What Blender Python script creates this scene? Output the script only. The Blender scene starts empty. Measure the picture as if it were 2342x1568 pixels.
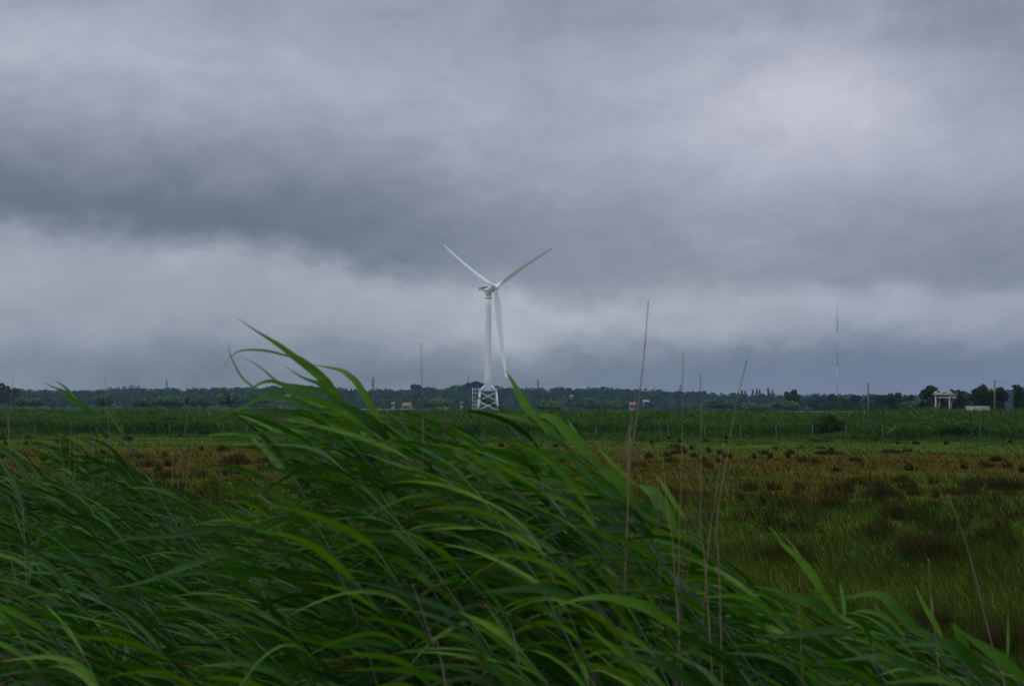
import bpy, math, random
import numpy as np
from mathutils import Matrix, Vector

rng = np.random.default_rng(7)
random.seed(7)
SC = bpy.context.scene
COL = SC.collection
R = math.radians

# ------------------------------------------------------------------ camera
# pixel helpers use a 2342 x 1568 reading of the photograph
FPX, CX, CY = 3488.0, 1171.0, 784.0
CAMZ = 3.0
PITCH, ROLL = math.atan(158.0 / FPX), R(0.4)
cam_d = bpy.data.cameras.new('camera')
cam = bpy.data.objects.new('camera', cam_d)
COL.objects.link(cam)
CM = Matrix.Rotation(math.pi / 2 + PITCH, 3, 'X') @ Matrix.Rotation(ROLL, 3, 'Z')
cam.matrix_world = Matrix.Translation((0, 0, CAMZ)) @ CM.to_4x4()
cam_d.sensor_width = 23.5
cam_d.lens = FPX / 2342 * 23.5
cam_d.clip_start = 0.1
cam_d.clip_end = 30000
cam_d.dof.use_dof = True
cam_d.dof.focus_distance = 180
cam_d.dof.aperture_fstop = 4.8
SC.camera = cam
CMN = np.array(CM)
CAM = np.array([0, 0, CAMZ])


def at(x, y, depth):
    """the point that lies depth metres ahead (along Y) in the direction of reading (x, y)"""
    v = CMN @ np.array([(x - CX) / FPX, -(y - CY) / FPX, -1.0])
    return CAM + v * (depth / v[1])


def on_ground(x, y, z=0.0):
    v = CMN @ np.array([(x - CX) / FPX, -(y - CY) / FPX, -1.0])
    return CAM + v * ((z - CAMZ) / v[2])


def hy(x):
    return 942 + (x - CX) * math.tan(ROLL)


def colx(x, Y):
    """ground position in the column of x at distance Y"""
    p = at(x, hy(x), Y)
    return np.array([p[0], Y, 0.0])


def smooth01(t):
    t = np.clip(t, 0, 1)
    return t * t * (3 - 2 * t)


def bank(Y):
    return 1.4 * (1 - smooth01((Y - 1.5) / 8.0))


# ------------------------------------------------------------------ mesh helpers
def mesh_data(name, V, faces, mat, tint=None, smooth=False):
    """faces: list of int arrays (n,3) or (n,4)"""
    me = bpy.data.meshes.new(name)
    V = np.asarray(V, dtype=np.float32).reshape(-1, 3)
    me.vertices.add(len(V))
    me.vertices.foreach_set('co', V.ravel())
    loops, starts, pos = [], [], 0
    for f in faces:
        f = np.asarray(f, dtype=np.int32)
        if f.size == 0:
            continue
        n, k = f.shape
        loops.append(f.ravel())
        starts.append(pos + np.arange(n, dtype=np.int32) * k)
        pos += n * k
    L = np.concatenate(loops)
    S = np.concatenate(starts)
    me.loops.add(len(L))
    me.loops.foreach_set('vertex_index', L)
    me.polygons.add(len(S))
    me.polygons.foreach_set('loop_start', S)
    if smooth:
        me.polygons.foreach_set('use_smooth', np.ones(len(S), dtype=bool))
    if tint is not None:
        a = me.attributes.new('tint', 'FLOAT', 'POINT')
        a.data.foreach_set('value', np.asarray(tint, dtype=np.float32).ravel())
    me.update(calc_edges=True)
    me.validate()
    if mat:
        me.materials.append(mat)
    return me


def link(name, me, parent=None, loc=(0, 0, 0)):
    o = bpy.data.objects.new(name, me)
    COL.objects.link(o)
    o.location = loc
    if parent:
        o.parent = parent
    return o


def tag(o, label=None, cat=None, group=None, kind=None):
    if label: o['label'] = label
    if cat: o['category'] = cat
    if group: o['group'] = group
    if kind: o['kind'] = kind
    return o


def thing(name, label, cat, loc, group=None, rz=0):
    o = bpy.data.objects.new(name, None)
    COL.objects.link(o)
    o.location = tuple(loc)
    o.rotation_euler = (0, 0, rz)
    o.empty_display_size = 0.3
    return tag(o, label, cat, group)


class MB:
    """collects boxes, bars, tubes and lofts into one mesh"""
    def __init__(s):
        s.V, s.F3, s.F4, s.n = [], [], [], 0

    def add(s, V, F4=(), F3=()):
        V = np.asarray(V, float).reshape(-1, 3)
        for f in F4: s.F4.append([i + s.n for i in f])
        for f in F3: s.F3.append([i + s.n for i in f])
        s.V.append(V)
        s.n += len(V)

    def box(s, lo, hi):
        x0, y0, z0 = lo; x1, y1, z1 = hi
        V = [(x0, y0, z0), (x1, y0, z0), (x1, y1, z0), (x0, y1, z0), (x0, y0, z1), (x1, y0, z1), (x1, y1, z1), (x0, y1, z1)]
        s.add(V, [(0, 3, 2, 1), (4, 5, 6, 7), (0, 1, 5, 4), (1, 2, 6, 5), (2, 3, 7, 6), (3, 0, 4, 7)])

    def tube(s, pts, rad, seg=8, caps=True):
        pts = np.asarray(pts, float)
        n = len(pts)
        rad = np.broadcast_to(np.asarray(rad, float), (n,))
        t = np.gradient(pts, axis=0)
        t /= np.linalg.norm(t, axis=1)[:, None] + 1e-12
        ref = np.array([0, 0, 1.0]) if abs(t[0][2]) < 0.9 else np.array([1.0, 0, 0])
        V = []
        for i in range(n):
            a = np.cross(t[i], ref); a /= np.linalg.norm(a)
            b = np.cross(t[i], a)
            for k in range(seg):
                th = 2 * math.pi * k / seg
                V.append(pts[i] + rad[i] * (math.cos(th) * a + math.sin(th) * b))
        s.rings(V, n, seg, caps)

    def rings(s, V, n, seg, caps=True):
        F4 = []
        for i in range(n - 1):
            for k in range(seg):
                k2 = (k + 1) % seg
                F4.append((i * seg + k, i * seg + k2, (i + 1) * seg + k2, (i + 1) * seg + k))
        V = list(V)
        F3 = []
        if caps:
            c0, c1 = len(V), len(V) + 1
            V.append(np.mean(V[:seg], axis=0)); V.append(np.mean(V[(n - 1) * seg:n * seg], axis=0))
            for k in range(seg):
                k2 = (k + 1) % seg
                F3.append((c0, k2, k)); F3.append((c1, (n - 1) * seg + k, (n - 1) * seg + k2))
        s.add(V, F4, F3)

    def bar(s, a, b, r=0.1, seg=6):
        s.tube([a, b], r, seg)

    def build(s, name, mat, parent=None, smooth=False, loc=(0, 0, 0)):
        faces = []
        if s.F4: faces.append(np.array(s.F4))
        if s.F3: faces.append(np.array(s.F3))
        return link(name, mesh_data(name, np.vstack(s.V), faces, mat, smooth=smooth), parent, loc)


# ------------------------------------------------------------------ materials
def new_mat(name):
    m = bpy.data.materials.new(name)
    m.use_nodes = True
    nt = m.node_tree
    b = nt.nodes['Principled BSDF']
    return m, nt, b


def N(nt, t, **kw):
    n = nt.nodes.new(t)
    for k, v in kw.items():
        setattr(n, k, v)
    return n


def ramp(nt, fac, stops, interp='LINEAR'):
    r = N(nt, 'ShaderNodeValToRGB')
    cr = r.color_ramp
    cr.interpolation = interp
    while len(cr.elements) < len(stops):
        cr.elements.new(0.5)
    for e, (p, c) in zip(cr.elements, stops):
        e.position = p
        e.color = (*c, 1)
    nt.links.new(fac, r.inputs[0])
    return r.outputs[0]


def mixc(nt, fac, a, b, mode='MIX'):
    m = N(nt, 'ShaderNodeMix', data_type='RGBA', blend_type=mode)
    for sock, v in ((m.inputs[0], fac), (m.inputs[6], a), (m.inputs[7], b)):
        if isinstance(v, (int, float)): sock.default_value = v
        elif isinstance(v, tuple): sock.default_value = (*v, 1)
        else: nt.links.new(v, sock)
    return m.outputs[2]


def noise(nt, vec, scale, detail=4, rough=0.55, dist=0.0):
    n = N(nt, 'ShaderNodeTexNoise')
    n.inputs['Scale'].default_value = scale
    n.inputs['Detail'].default_value = detail
    n.inputs['Roughness'].default_value = rough
    n.inputs['Distortion'].default_value = dist
    if vec is not None: nt.links.new(vec, n.inputs['Vector'])
    return n.outputs['Fac']


def math_n(nt, op, a, b=None, c=None):
    m = N(nt, 'ShaderNodeMath', operation=op)
    for i, v in enumerate((a, b, c)):
        if v is None: continue
        if isinstance(v, (int, float)): m.inputs[i].default_value = v
        else: nt.links.new(v, m.inputs[i])
    return m.outputs[0]


def position(nt, scale=(1, 1, 1)):
    g = N(nt, 'ShaderNodeNewGeometry')
    mp = N(nt, 'ShaderNodeMapping')
    mp.inputs['Scale'].default_value = scale
    nt.links.new(g.outputs['Position'], mp.inputs[0])
    return mp.outputs[0]


def plain(name, col, rough=0.6, var=0.12, nscale=2.0, metal=0.0, dirt=None, spec=0.5):
    m, nt, b = new_mat(name)
    p = position(nt)
    n = noise(nt, p, nscale, 5)
    lo = tuple(c * (1 - var) for c in col)
    hi = tuple(min(1, c * (1 + var)) for c in col)
    c = ramp(nt, n, [(0.3, lo), (0.7, hi)])
    if dirt:
        p2 = position(nt, (1, 1, 0.25))
        d = noise(nt, p2, nscale * 1.7, 6, 0.65)
        f = ramp(nt, d, [(0.52, (0, 0, 0)), (0.68, (1, 1, 1))])
        c = mixc(nt, f, c, dirt)
    nt.links.new(c, b.inputs['Base Color'])
    b.inputs['Roughness'].default_value = rough
    b.inputs['Metallic'].default_value = metal
    b.inputs['Specular IOR Level'].default_value = spec
    return m


def foliage(name, stops, rough=0.6, transl=0.25, spec=0.3, pos_noise=None):
    """leaf material; the 'tint' attribute (one value per leaf) picks the leaf's green, with shade painted in for the thicket"""
    m, nt, b = new_mat(name)
    a = N(nt, 'ShaderNodeAttribute', attribute_name='tint')
    fac = a.outputs['Fac']
    if pos_noise:
        nz = noise(nt, position(nt), pos_noise[0], 4)
        k = math_n(nt, 'MULTIPLY_ADD', nz, pos_noise[1], -0.5 * pos_noise[1])
        fac = math_n(nt, 'ADD', fac, k)
    c = ramp(nt, fac, stops)
    nt.links.new(c, b.inputs['Base Color'])
    b.inputs['Roughness'].default_value = rough
    b.inputs['Specular IOR Level'].default_value = spec
    if transl:
        t = N(nt, 'ShaderNodeBsdfTranslucent')
        hs = N(nt, 'ShaderNodeHueSaturation')
        hs.inputs['Saturation'].default_value = 1.15
        hs.inputs['Value'].default_value = 1.2
        nt.links.new(c, hs.inputs['Color'])
        nt.links.new(hs.outputs[0], t.inputs['Color'])
        mx = N(nt, 'ShaderNodeMixShader')
        mx.inputs[0].default_value = transl
        nt.links.new(b.outputs[0], mx.inputs[1])
        nt.links.new(t.outputs[0], mx.inputs[2])
        nt.links.new(mx.outputs[0], nt.nodes['Material Output'].inputs['Surface'])
    return m


M = {}
M['turbine_white'] = plain('turbine_white', (0.78, 0.80, 0.81), 0.4, 0.05, 0.3)
M['jacket_white'] = plain('jacket_white', (0.62, 0.64, 0.66), 0.45, 0.06, 0.5)
M['galvanised'] = plain('galvanised', (0.42, 0.45, 0.48), 0.5, 0.15, 1.0)
M['deck_red'] = plain('deck_red', (0.30, 0.025, 0.05), 0.5, 0.1, 0.6)
M['letter_white'] = plain('letter_white', (0.62, 0.52, 0.55), 0.5, 0.05)
M['dark_seam'] = plain('dark_seam', (0.16, 0.17, 0.19), 0.6, 0.05)
M['gantry_paint'] = plain('gantry_paint', (0.36, 0.335, 0.315), 0.55, 0.1, 0.8, dirt=(0.25, 0.12, 0.08))
M['rust'] = plain('rust', (0.17, 0.085, 0.06), 0.8, 0.3, 1.5)
M['cream'] = plain('cream', (0.46, 0.45, 0.38), 0.5, 0.08)
M['wood_post'] = plain('wood_post', (0.115, 0.11, 0.10), 0.85, 0.3, 6.0)
M['pole_wood'] = plain('pole_wood', (0.13, 0.09, 0.055), 0.85, 0.25, 2.0)
M['steel_far'] = plain('steel_far', (0.12, 0.13, 0.15), 0.6, 0.1)
M['mast_red'] = plain('mast_red', (0.26, 0.13, 0.14), 0.6, 0.1)  # red dulled to low contrast, distance haze painted into the colour
M['mast_white'] = plain('mast_white', (0.72, 0.72, 0.74), 0.5, 0.05)
M['shed_white'] = plain('shed_white', (0.46, 0.46, 0.46), 0.5, 0.06, 1.0, dirt=(0.5, 0.5, 0.48))
M['house_wall'] = plain('house_wall', (0.20, 0.19, 0.17), 0.85, 0.1, 0.5)
M['roof_tile'] = plain('roof_tile', (0.30, 0.125, 0.07), 0.8, 0.15, 0.8)
M['roof_grey'] = plain('roof_grey', (0.28, 0.23, 0.22), 0.8, 0.15, 0.8)
M['window_dark'] = plain('window_dark', (0.03, 0.035, 0.04), 0.2, 0.1)
M['bark'] = plain('bark', (0.06, 0.05, 0.038), 0.9, 0.3, 1.5)
M['bird_dark'] = plain('bird_dark', (0.03, 0.03, 0.03), 0.8, 0.1)
M['wire'] = plain('wire', (0.03, 0.03, 0.035), 0.6, 0.1)
M['pale_log'] = plain('pale_log', (0.17, 0.16, 0.13), 0.85, 0.2, 3.0)

M['leaf_wood'] = foliage('leaf_wood', [(0.0, (0.007, 0.020, 0.010)), (0.5, (0.018, 0.050, 0.017)), (1.0, (0.042, 0.098, 0.028))], 0.8, 0.2, 0.05)
M['leaf_willow'] = foliage('leaf_willow', [(0.0, (0.026, 0.055, 0.024)), (0.5, (0.066, 0.145, 0.055)), (1.0, (0.12, 0.22, 0.085))], 0.8, 0.25, 0.06)
M['leaf_tree'] = foliage('leaf_tree', [(0.0, (0.010, 0.026, 0.009)), (0.5, (0.026, 0.06, 0.018)), (1.0, (0.05, 0.10, 0.028))], 0.8, 0.25, 0.08)
M['leaf_pine'] = foliage('leaf_pine', [(0.0, (0.006, 0.013, 0.009)), (1.0, (0.018, 0.034, 0.015))], 0.8, 0.1, 0.05)
M['leaf_bush'] = foliage('leaf_bush', [(0.0, (0.010, 0.032, 0.008)), (0.5, (0.022, 0.062, 0.013)), (1.0, (0.05, 0.11, 0.02))], 0.75, 0.25, 0.1)
M['reed_far'] = foliage('reed_far', [(0.0, (0.012, 0.036, 0.006)), (0.4, (0.032, 0.082, 0.012)), (0.75, (0.068, 0.135, 0.022)), (0.93, (0.10, 0.14, 0.035)), (1.0, (0.22, 0.16, 0.09))], 0.75, 0.25, 0.08, pos_noise=(0.13, 0.95))
M['rush'] = foliage('rush', [(0.0, (0.018, 0.021, 0.006)), (0.5, (0.034, 0.038, 0.010)), (0.85, (0.066, 0.045, 0.014)), (1.0, (0.15, 0.095, 0.04))], 0.85, 0.1, 0.03)
M['weed'] = foliage('weed', [(0.0, (0.05, 0.12, 0.045)), (1.0, (0.14, 0.24, 0.12))], 0.6, 0.2, 0.2)
M['straw'] = plain('straw', (0.175, 0.122, 0.072), 0.75, 0.25, 14.0)
M['straw_dark'] = plain('straw_dark', (0.09, 0.066, 0.046), 0.75, 0.25, 14.0)


def reed_leaf_mat(name, stops, transl):
    m = foliage(name, stops, 0.45, transl, 0.13)
    nt = m.node_tree
    b = nt.nodes['Principled BSDF']
    # fine lengthwise mottling so blades are not one flat colour
    src = b.inputs['Base Color'].links[0].from_socket
    n = noise(nt, position(nt, (9, 9, 30)), 1.0, 4, 0.6)
    f = ramp(nt, n, [(0.35, (0.72, 0.72, 0.72)), (0.7, (1.2, 1.2, 1.2))])
    nt.links.new(mixc(nt, 1.0, src, f, 'MULTIPLY'), b.inputs['Base Color'])
    return m


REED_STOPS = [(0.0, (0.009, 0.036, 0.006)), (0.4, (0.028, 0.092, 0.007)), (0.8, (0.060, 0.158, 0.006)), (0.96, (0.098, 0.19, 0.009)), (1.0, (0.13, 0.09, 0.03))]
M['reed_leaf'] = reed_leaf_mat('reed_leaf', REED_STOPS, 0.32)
M['reed_stem'] = plain('reed_stem', (0.022, 0.055, 0.014), 0.5, 0.2, 10.0)


# meadow colours: rusty seed-head patches, olive and green turf, in world coordinates
def meadow_colour(nt, blade):
    p = position(nt, (1, 1, 0))
    big = noise(nt, position(nt, (0.035, 0.05, 0)), 1.0, 5, 0.6)
    mid = noise(nt, position(nt, (0.16, 0.22, 0)), 1.0, 5, 0.62)
    fine = noise(nt, p, 2.3, 6, 0.7)
    g = N(nt, 'ShaderNodeNewGeometry')
    sep = N(nt, 'ShaderNodeSeparateXYZ')
    nt.links.new(g.outputs['Position'], sep.inputs[0])
    # rust strongest between about 45 and 120 m out, where the sorrel is in seed
    yy = math_n(nt, 'ADD', sep.outputs['Y'], math_n(nt, 'MULTIPLY', math_n(nt, 'SUBTRACT', big, 0.5), 75.0))
    rust_y = ramp(nt, math_n(nt, 'DIVIDE', yy, 200.0),
                  [(0.0, (0.0,) * 3), (0.17, (0.04,) * 3), (0.24, (0.20,) * 3), (0.34, (0.38,) * 3), (0.46, (0.48,) * 3), (0.55, (0.42,) * 3), (0.62, (0.10,) * 3), (0.80, (0.0,) * 3)])
    f = math_n(nt, 'ADD', math_n(nt, 'MULTIPLY', big, 0.9), math_n(nt, 'MULTIPLY', mid, 1.1))
    f = math_n(nt, 'ADD', f, rust_y)
    rust = ramp(nt, math_n(nt, 'MULTIPLY', f, 0.5), [(0.56, (0,) * 3), (0.77, (1,) * 3)])
    green = ramp(nt, mid, [(0.3, (0.031, 0.052, 0.009)), (0.5, (0.055, 0.086, 0.013)), (0.7, (0.080, 0.122, 0.017))])
    rcol = ramp(nt, fine, [(0.3, (0.036, 0.032, 0.008)), (0.5, (0.070, 0.051, 0.011)), (0.72, (0.128, 0.068, 0.013))])
    c = mixc(nt, rust, green, rcol)
    c = mixc(nt, 1.0, c, ramp(nt, fine, [(0.3, (0.55,) * 3), (0.7, (1.3,) * 3)]), 'MULTIPLY')
    if blade:
        a = N(nt, 'ShaderNodeAttribute', attribute_name='tint')
        k = ramp(nt, a.outputs['Fac'], [(0.0, (0.45, 0.5, 0.45)), (0.6, (1.05, 1.05, 1.0)), (0.93, (1.5, 1.5, 1.3)), (1.0, (3.0, 2.4, 1.7))])
        c = mixc(nt, 1.0, c, k, 'MULTIPLY')
    return c


def meadow_mat(name, blade):
    m, nt, b = new_mat(name)
    nt.links.new(meadow_colour(nt, blade), b.inputs['Base Color'])
    b.inputs['Roughness'].default_value = 0.8
    b.inputs['Specular IOR Level'].default_value = 0.0
    return m


M['meadow'] = meadow_mat('meadow', False)
M['meadow_blade'] = meadow_mat('meadow_blade', True)
M['hill_ground'] = plain('hill_ground', (0.014, 0.032, 0.012), 0.9, 0.35, 0.03, spec=0.0)
M['field_green'] = plain('field_green', (0.028, 0.065, 0.018), 0.9, 0.15, 0.02, spec=0.0)

# ------------------------------------------------------------------ sky and light
SUN_EL, SUN_AZ = R(70), R(235)      # azimuth clockwise from +Y: behind the camera, to the left
w = bpy.data.worlds.new('World')
SC.world = w
w.use_nodes = True
nt = w.node_tree
nt.nodes.clear()
out = N(nt, 'ShaderNodeOutputWorld')
bgn = N(nt, 'ShaderNodeBackground')
sky = N(nt, 'ShaderNodeTexSky', sky_type='NISHITA')
sky.sun_disc = False
sky.sun_elevation = SUN_EL
sky.sun_rotation = SUN_AZ
tc = N(nt, 'ShaderNodeTexCoord')
sep = N(nt, 'ShaderNodeSeparateXYZ')
nt.links.new(tc.outputs['Generated'], sep.inputs[0])
A = lambda op, *a: math_n(nt, op, *a)
az = A('ARCTAN2', sep.outputs['X'], sep.outputs['Y'])
el = A('ARCSINE', sep.outputs['Z'])
# sky-dome angles in milliradians: u to the right of the view axis, v above the horizon
u0 = A('MULTIPLY', az, 1000.0)
v0 = A('MULTIPLY', el, 1000.0)
comb = N(nt, 'ShaderNodeCombineXYZ')
nt.links.new(az, comb.inputs[0]); nt.links.new(A('MULTIPLY', el, 1.7), comb.inputs[1])
cv = comb.outputs[0]


def cnoise(scale, detail, rough=0.55, off=0.0, dist=0.0):
    mp = N(nt, 'ShaderNodeMapping')
    mp.inputs['Location'].default_value = (off, off * 0.7, off * 1.3)
    nt.links.new(cv, mp.inputs[0])
    return A('SUBTRACT', noise(nt, mp.outputs[0], scale, detail, rough, dist), 0.5)


wu = cnoise(4.0, 4, 0.55, 3.1)
wv = cnoise(5.0, 5, 0.6, 8.3)
wf = cnoise(16.0, 6, 0.62, 5.7)
u = A('ADD', u0, A('MULTIPLY', wu, 150.0))
v = A('ADD', A('ADD', A('ADD', v0, A('MULTIPLY', wv, 26.0)), A('MULTIPLY', wf, 40.0)), A('MULTIPLY', cnoise(48.0, 5, 0.6, 2.2), 14.0))


def sstep(x, lo, hi):
    m = N(nt, 'ShaderNodeMapRange', interpolation_type='SMOOTHSTEP')
    nt.links.new(x, m.inputs['Value'])
    m.inputs['From Min'].default_value = lo
    m.inputs['From Max'].default_value = hi
    return m.outputs['Result']


def gauss(cu, cvv, ru, rv, amp):
    a = A('POWER', A('DIVIDE', A('SUBTRACT', u, cu), ru), 2.0)
    b = A('POWER', A('DIVIDE', A('SUBTRACT', v, cvv), rv), 2.0)
    return A('MULTIPLY', A('EXPONENT', A('MULTIPLY', A('ADD', a, b), -1.0)), amp)


def U(x): return (x - 1171) / 3.488
def W(y): return (942 - y) / 3.488


terms = []
# the long dark cloud deck: its lower edge slopes down to the right
edge = A('SUBTRACT', W(548), A('MULTIPLY', A('ADD', A('MINIMUM', u, 60.0), 336.0), 0.088))
dv = A('SUBTRACT', v, edge)                        # height above the deck's lower edge
deck = A('MULTIPLY', sstep(dv, -14.0, 16.0), A('SUBTRACT', 1.0, sstep(dv, 16.0, 118.0)))
amp = A('SUBTRACT', 0.43, A('MULTIPLY', sstep(u, -140.0, 180.0), 0.17))
terms.append(A('MULTIPLY', A('MULTIPLY', deck, amp), -1.0))
terms.append(gauss(U(420), W(520), 170, 24, -0.10))
terms.append(gauss(U(0), W(470), 120, 26, -0.06))
terms.append(gauss(U(1850), W(190), 75, 42, 0.17))
terms.append(gauss(U(1950), W(420), 190, 50, 0.10))
terms.append(gauss(U(1450), W(310), 110, 40, 0.04))
terms.append(gauss(U(300), W(180), 260, 46, 0.10))
terms.append(gauss(U(1200), W(150), 90, 70, -0.07))
terms.append(gauss(U(1550), W(20), 260, 28, -0.14))
terms.append(gauss(U(2330), W(60), 70, 80, -0.22))
terms.append(gauss(U(150), W(10), 130, 22, -0.07))
terms.append(gauss(U(1350), W(740), 110, 18, 0.16))
terms.append(gauss(U(250), W(650), 170, 22, 0.0))
terms.append(gauss(U(800), W(650), 60, 16, 0.07))
terms.append(gauss(U(2120), W(690), 90, 15, 0.06))
terms.append(gauss(U(1850), W(845), 260, 24, -0.36))
terms.append(gauss(U(2250), W(830), 130, 22, -0.12))
terms.append(gauss(U(1672), W(780), 8, 5, -0.10))
terms.append(gauss(U(350), W(870), 320, 28, -0.32))
terms.append(gauss(U(900), W(860), 160, 16, -0.07))
terms.append(A('MULTIPLY', cnoise(3.5, 5, 0.55, 1.7, 0.4), 0.30))
terms.append(A('MULTIPLY', cnoise(11.0, 7, 0.6, 9.2, 0.7), 0.36))
terms.append(A('MULTIPLY', cnoise(34.0, 6, 0.62, 4.4, 0.6), 0.16))
val = 0.735
for t in terms:
    val = A('ADD', t, val)
cloud = ramp(nt, val, [(0.0, (0.098, 0.122, 0.172)), (0.25, (0.152, 0.183, 0.238)), (0.5, (0.248, 0.279, 0.342)), (0.75, (0.372, 0.400, 0.478)), (1.0, (0.54, 0.555, 0.65))])
lowband = A('MULTIPLY', A('SUBTRACT', 1.0, sstep(v, 60.0, 120.0)), A('SUBTRACT', 1.0, sstep(u, 120.0, 260.0)))
cloud = mixc(nt, lowband, cloud, mixc(nt, 1.0, cloud, (1.0, 1.0, 0.93), 'MULTIPLY'))
# the lower sky on the right is a bluer rain haze
bl = A('MULTIPLY', sstep(u, -40.0, 180.0), A('SUBTRACT', 1.0, sstep(v, 14.0, 62.0)))
cloud = mixc(nt, A('MULTIPLY', bl, 0.85), cloud, (0.15, 0.19, 0.275))
# overcast brightens towards the zenith and on the sunward side behind the camera
up = sstep(sep.outputs['Z'], 0.26, 0.75)
back = A('SUBTRACT', 1.0, sstep(sep.outputs['Y'], -0.55, 0.45))
gain = A('ADD', 1.0, A('ADD', A('MULTIPLY', up, 1.5), A('MULTIPLY', back, 0.15)))
vm = N(nt, 'ShaderNodeVectorMath', operation='SCALE')
nt.links.new(cloud, vm.inputs[0]); nt.links.new(gain, vm.inputs['Scale'])
skys = N(nt, 'ShaderNodeVectorMath', operation='SCALE')
nt.links.new(sky.outputs[0], skys.inputs[0]); skys.inputs['Scale'].default_value = 0.06
cover = A('ADD', 0.97, 0.0)
mx = mixc(nt, cover, skys.outputs[0], vm.outputs[0])
nt.links.new(mx, bgn.inputs['Color'])
bgn.inputs['Strength'].default_value = 1.0
nt.links.new(bgn.outputs[0], out.inputs['Surface'])
w.cycles.sampling_method = 'MANUAL'
w.cycles.sample_map_resolution = 512

sd = bpy.data.lights.new('sun', 'SUN')
sd.energy = 0.5
sd.angle = R(25)
sd.color = (1.0, 0.97, 0.93)
sun = bpy.data.objects.new('sun', sd)
COL.objects.link(sun)
sdir = Vector((math.sin(SUN_AZ) * math.cos(SUN_EL), math.cos(SUN_AZ) * math.cos(SUN_EL), math.sin(SUN_EL)))
sun.rotation_euler = sdir.to_track_quat('Z', 'Y').to_euler()
SC.view_settings.view_transform = 'Standard'
SC.view_settings.look = 'None'
SC.view_settings.exposure = 0
SC.view_settings.gamma = 1
SC.view_settings.use_curve_mapping = False
SC.cycles.max_bounces = 6
SC.cycles.diffuse_bounces = 3
SC.cycles.glossy_bounces = 2
SC.cycles.transmission_bounces = 4
SC.cycles.volume_bounces = 1
SC.cycles.use_denoising = True


# ------------------------------------------------------------------ ground
def vnoise(x, y, s, seed=0):
    """cheap smooth value noise in numpy"""
    r = np.random.default_rng(seed)
    T = r.random((64, 64))
    x = np.asarray(x) / s; y = np.asarray(y) / s
    xi = np.floor(x).astype(int); yi = np.floor(y).astype(int)
    fx = x - xi; fy = y - yi
    fx = fx * fx * (3 - 2 * fx); fy = fy * fy * (3 - 2 * fy)
    g = lambda a, b: T[a % 64, b % 64]
    return (g(xi, yi) * (1 - fx) + g(xi + 1, yi) * fx) * (1 - fy) + (g(xi, yi + 1) * (1 - fx) + g(xi + 1, yi + 1) * fx) * fy


def ground_z(x, y):
    x = np.asarray(x, float); y = np.asarray(y, float)
    fade = smooth01((y - 9) / 8) * (1 - smooth01((y - 260) / 100))
    return bank(y) + fade * (0.30 * (vnoise(x, y, 9, 1) - 0.5) + 0.14 * (vnoise(x, y, 2.6, 2) - 0.5))


ys = np.concatenate([np.linspace(-40, 0, 6), np.linspace(0.5, 16, 26), np.linspace(17, 60, 70), np.geomspace(61, 400, 90), np.geomspace(430, 9000, 26)])
xs = np.concatenate([-np.geomspace(7000, 75, 22), np.linspace(-70, 70, 130), np.geomspace(75, 7000, 22)])
XX, YY = np.meshgrid(xs, ys)
ZZ = ground_z(XX, YY)
nx, ny = len(xs), len(ys)
idx = np.arange(nx * ny).reshape(ny, nx)
F = np.stack([idx[:-1, :-1], idx[:-1, 1:], idx[1:, 1:], idx[1:, :-1]], -1).reshape(-1, 4)
g = link('meadow', mesh_data('meadow', np.stack([XX, YY, ZZ], -1), [F], M['meadow'], smooth=True))
tag(g, 'flat rough meadow of rust brown and olive grass', 'meadow', kind='structure')

# ------------------------------------------------------------------ blades
def blades(P, H, Wd, lean, tint, taper=0.15, bend=0.3):
    """P (n,3) roots; H heights; Wd widths; lean (n,2) horizontal tip offset per metre"""
    n = len(P)
    ang = rng.uniform(0, math.pi, n)
    s = np.stack([np.cos(ang), np.sin(ang) * 0.6, np.zeros(n)], -1) * (Wd / 2)[:, None]
    mid = P + np.stack([lean[:, 0] * H * (0.5 - bend / 2), lean[:, 1] * H * (0.5 - bend / 2), H * 0.55], -1)
    top = P + np.stack([lean[:, 0] * H, lean[:, 1] * H, H], -1)
    V = np.stack([P - s, P + s, mid + s * 0.8, mid - s * 0.8, top], 1)      # 5 verts
    b = np.arange(n)[:, None] * 5
    F4 = b + np.array([[0, 1, 2, 3]])
    F3 = b + np.array([[3, 2, 4]])
    return V.reshape(-1, 3), F4, F3, np.repeat(tint, 5)


# meadow turf
n = 330000
yD = rng.uniform(985, 1600, n) ** 1.0
xD = rng.uniform(-250, 2600, n)
keep = ~((xD < 1250) & (yD > 1330) & (rng.random(n) < 0.8))
xD, yD = xD[keep], yD[keep]
Yg = CAMZ * FPX / (yD - 942)
Yg = np.minimum(Yg, 205)
Xg = (xD - CX) / FPX * Yg
P = np.stack([Xg, Yg, ground_z(Xg, Yg) - 0.02], -1)
clump = 0.5 * vnoise(Xg, Yg, 1.3, 5) + 0.9 * vnoise(Xg, Yg, 0.45, 6) ** 2 + 0.5 * vnoise(Xg, Yg, 4.0, 7) ** 2
H = (0.08 + 0.22 * rng.random(len(P)) ** 1.6) * (0.6 + 0.9 * clump)
Wd = np.maximum(0.006, 1.5 * Yg / FPX) * rng.uniform(0.6, 1.2, len(P))
lean = np.stack([rng.normal(-0.35, 0.35, len(P)), rng.normal(0, 0.3, len(P))], -1)
V, F4, F3, T = blades(P, H, Wd, lean, rng.random(len(P)) ** 1.1)
tag(link('meadow_grass', mesh_data('meadow_grass', V, [F4, F3], M['meadow_blade'], T)),
    'short windblown olive and rust coloured meadow grass', 'grass', kind='stuff')

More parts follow.
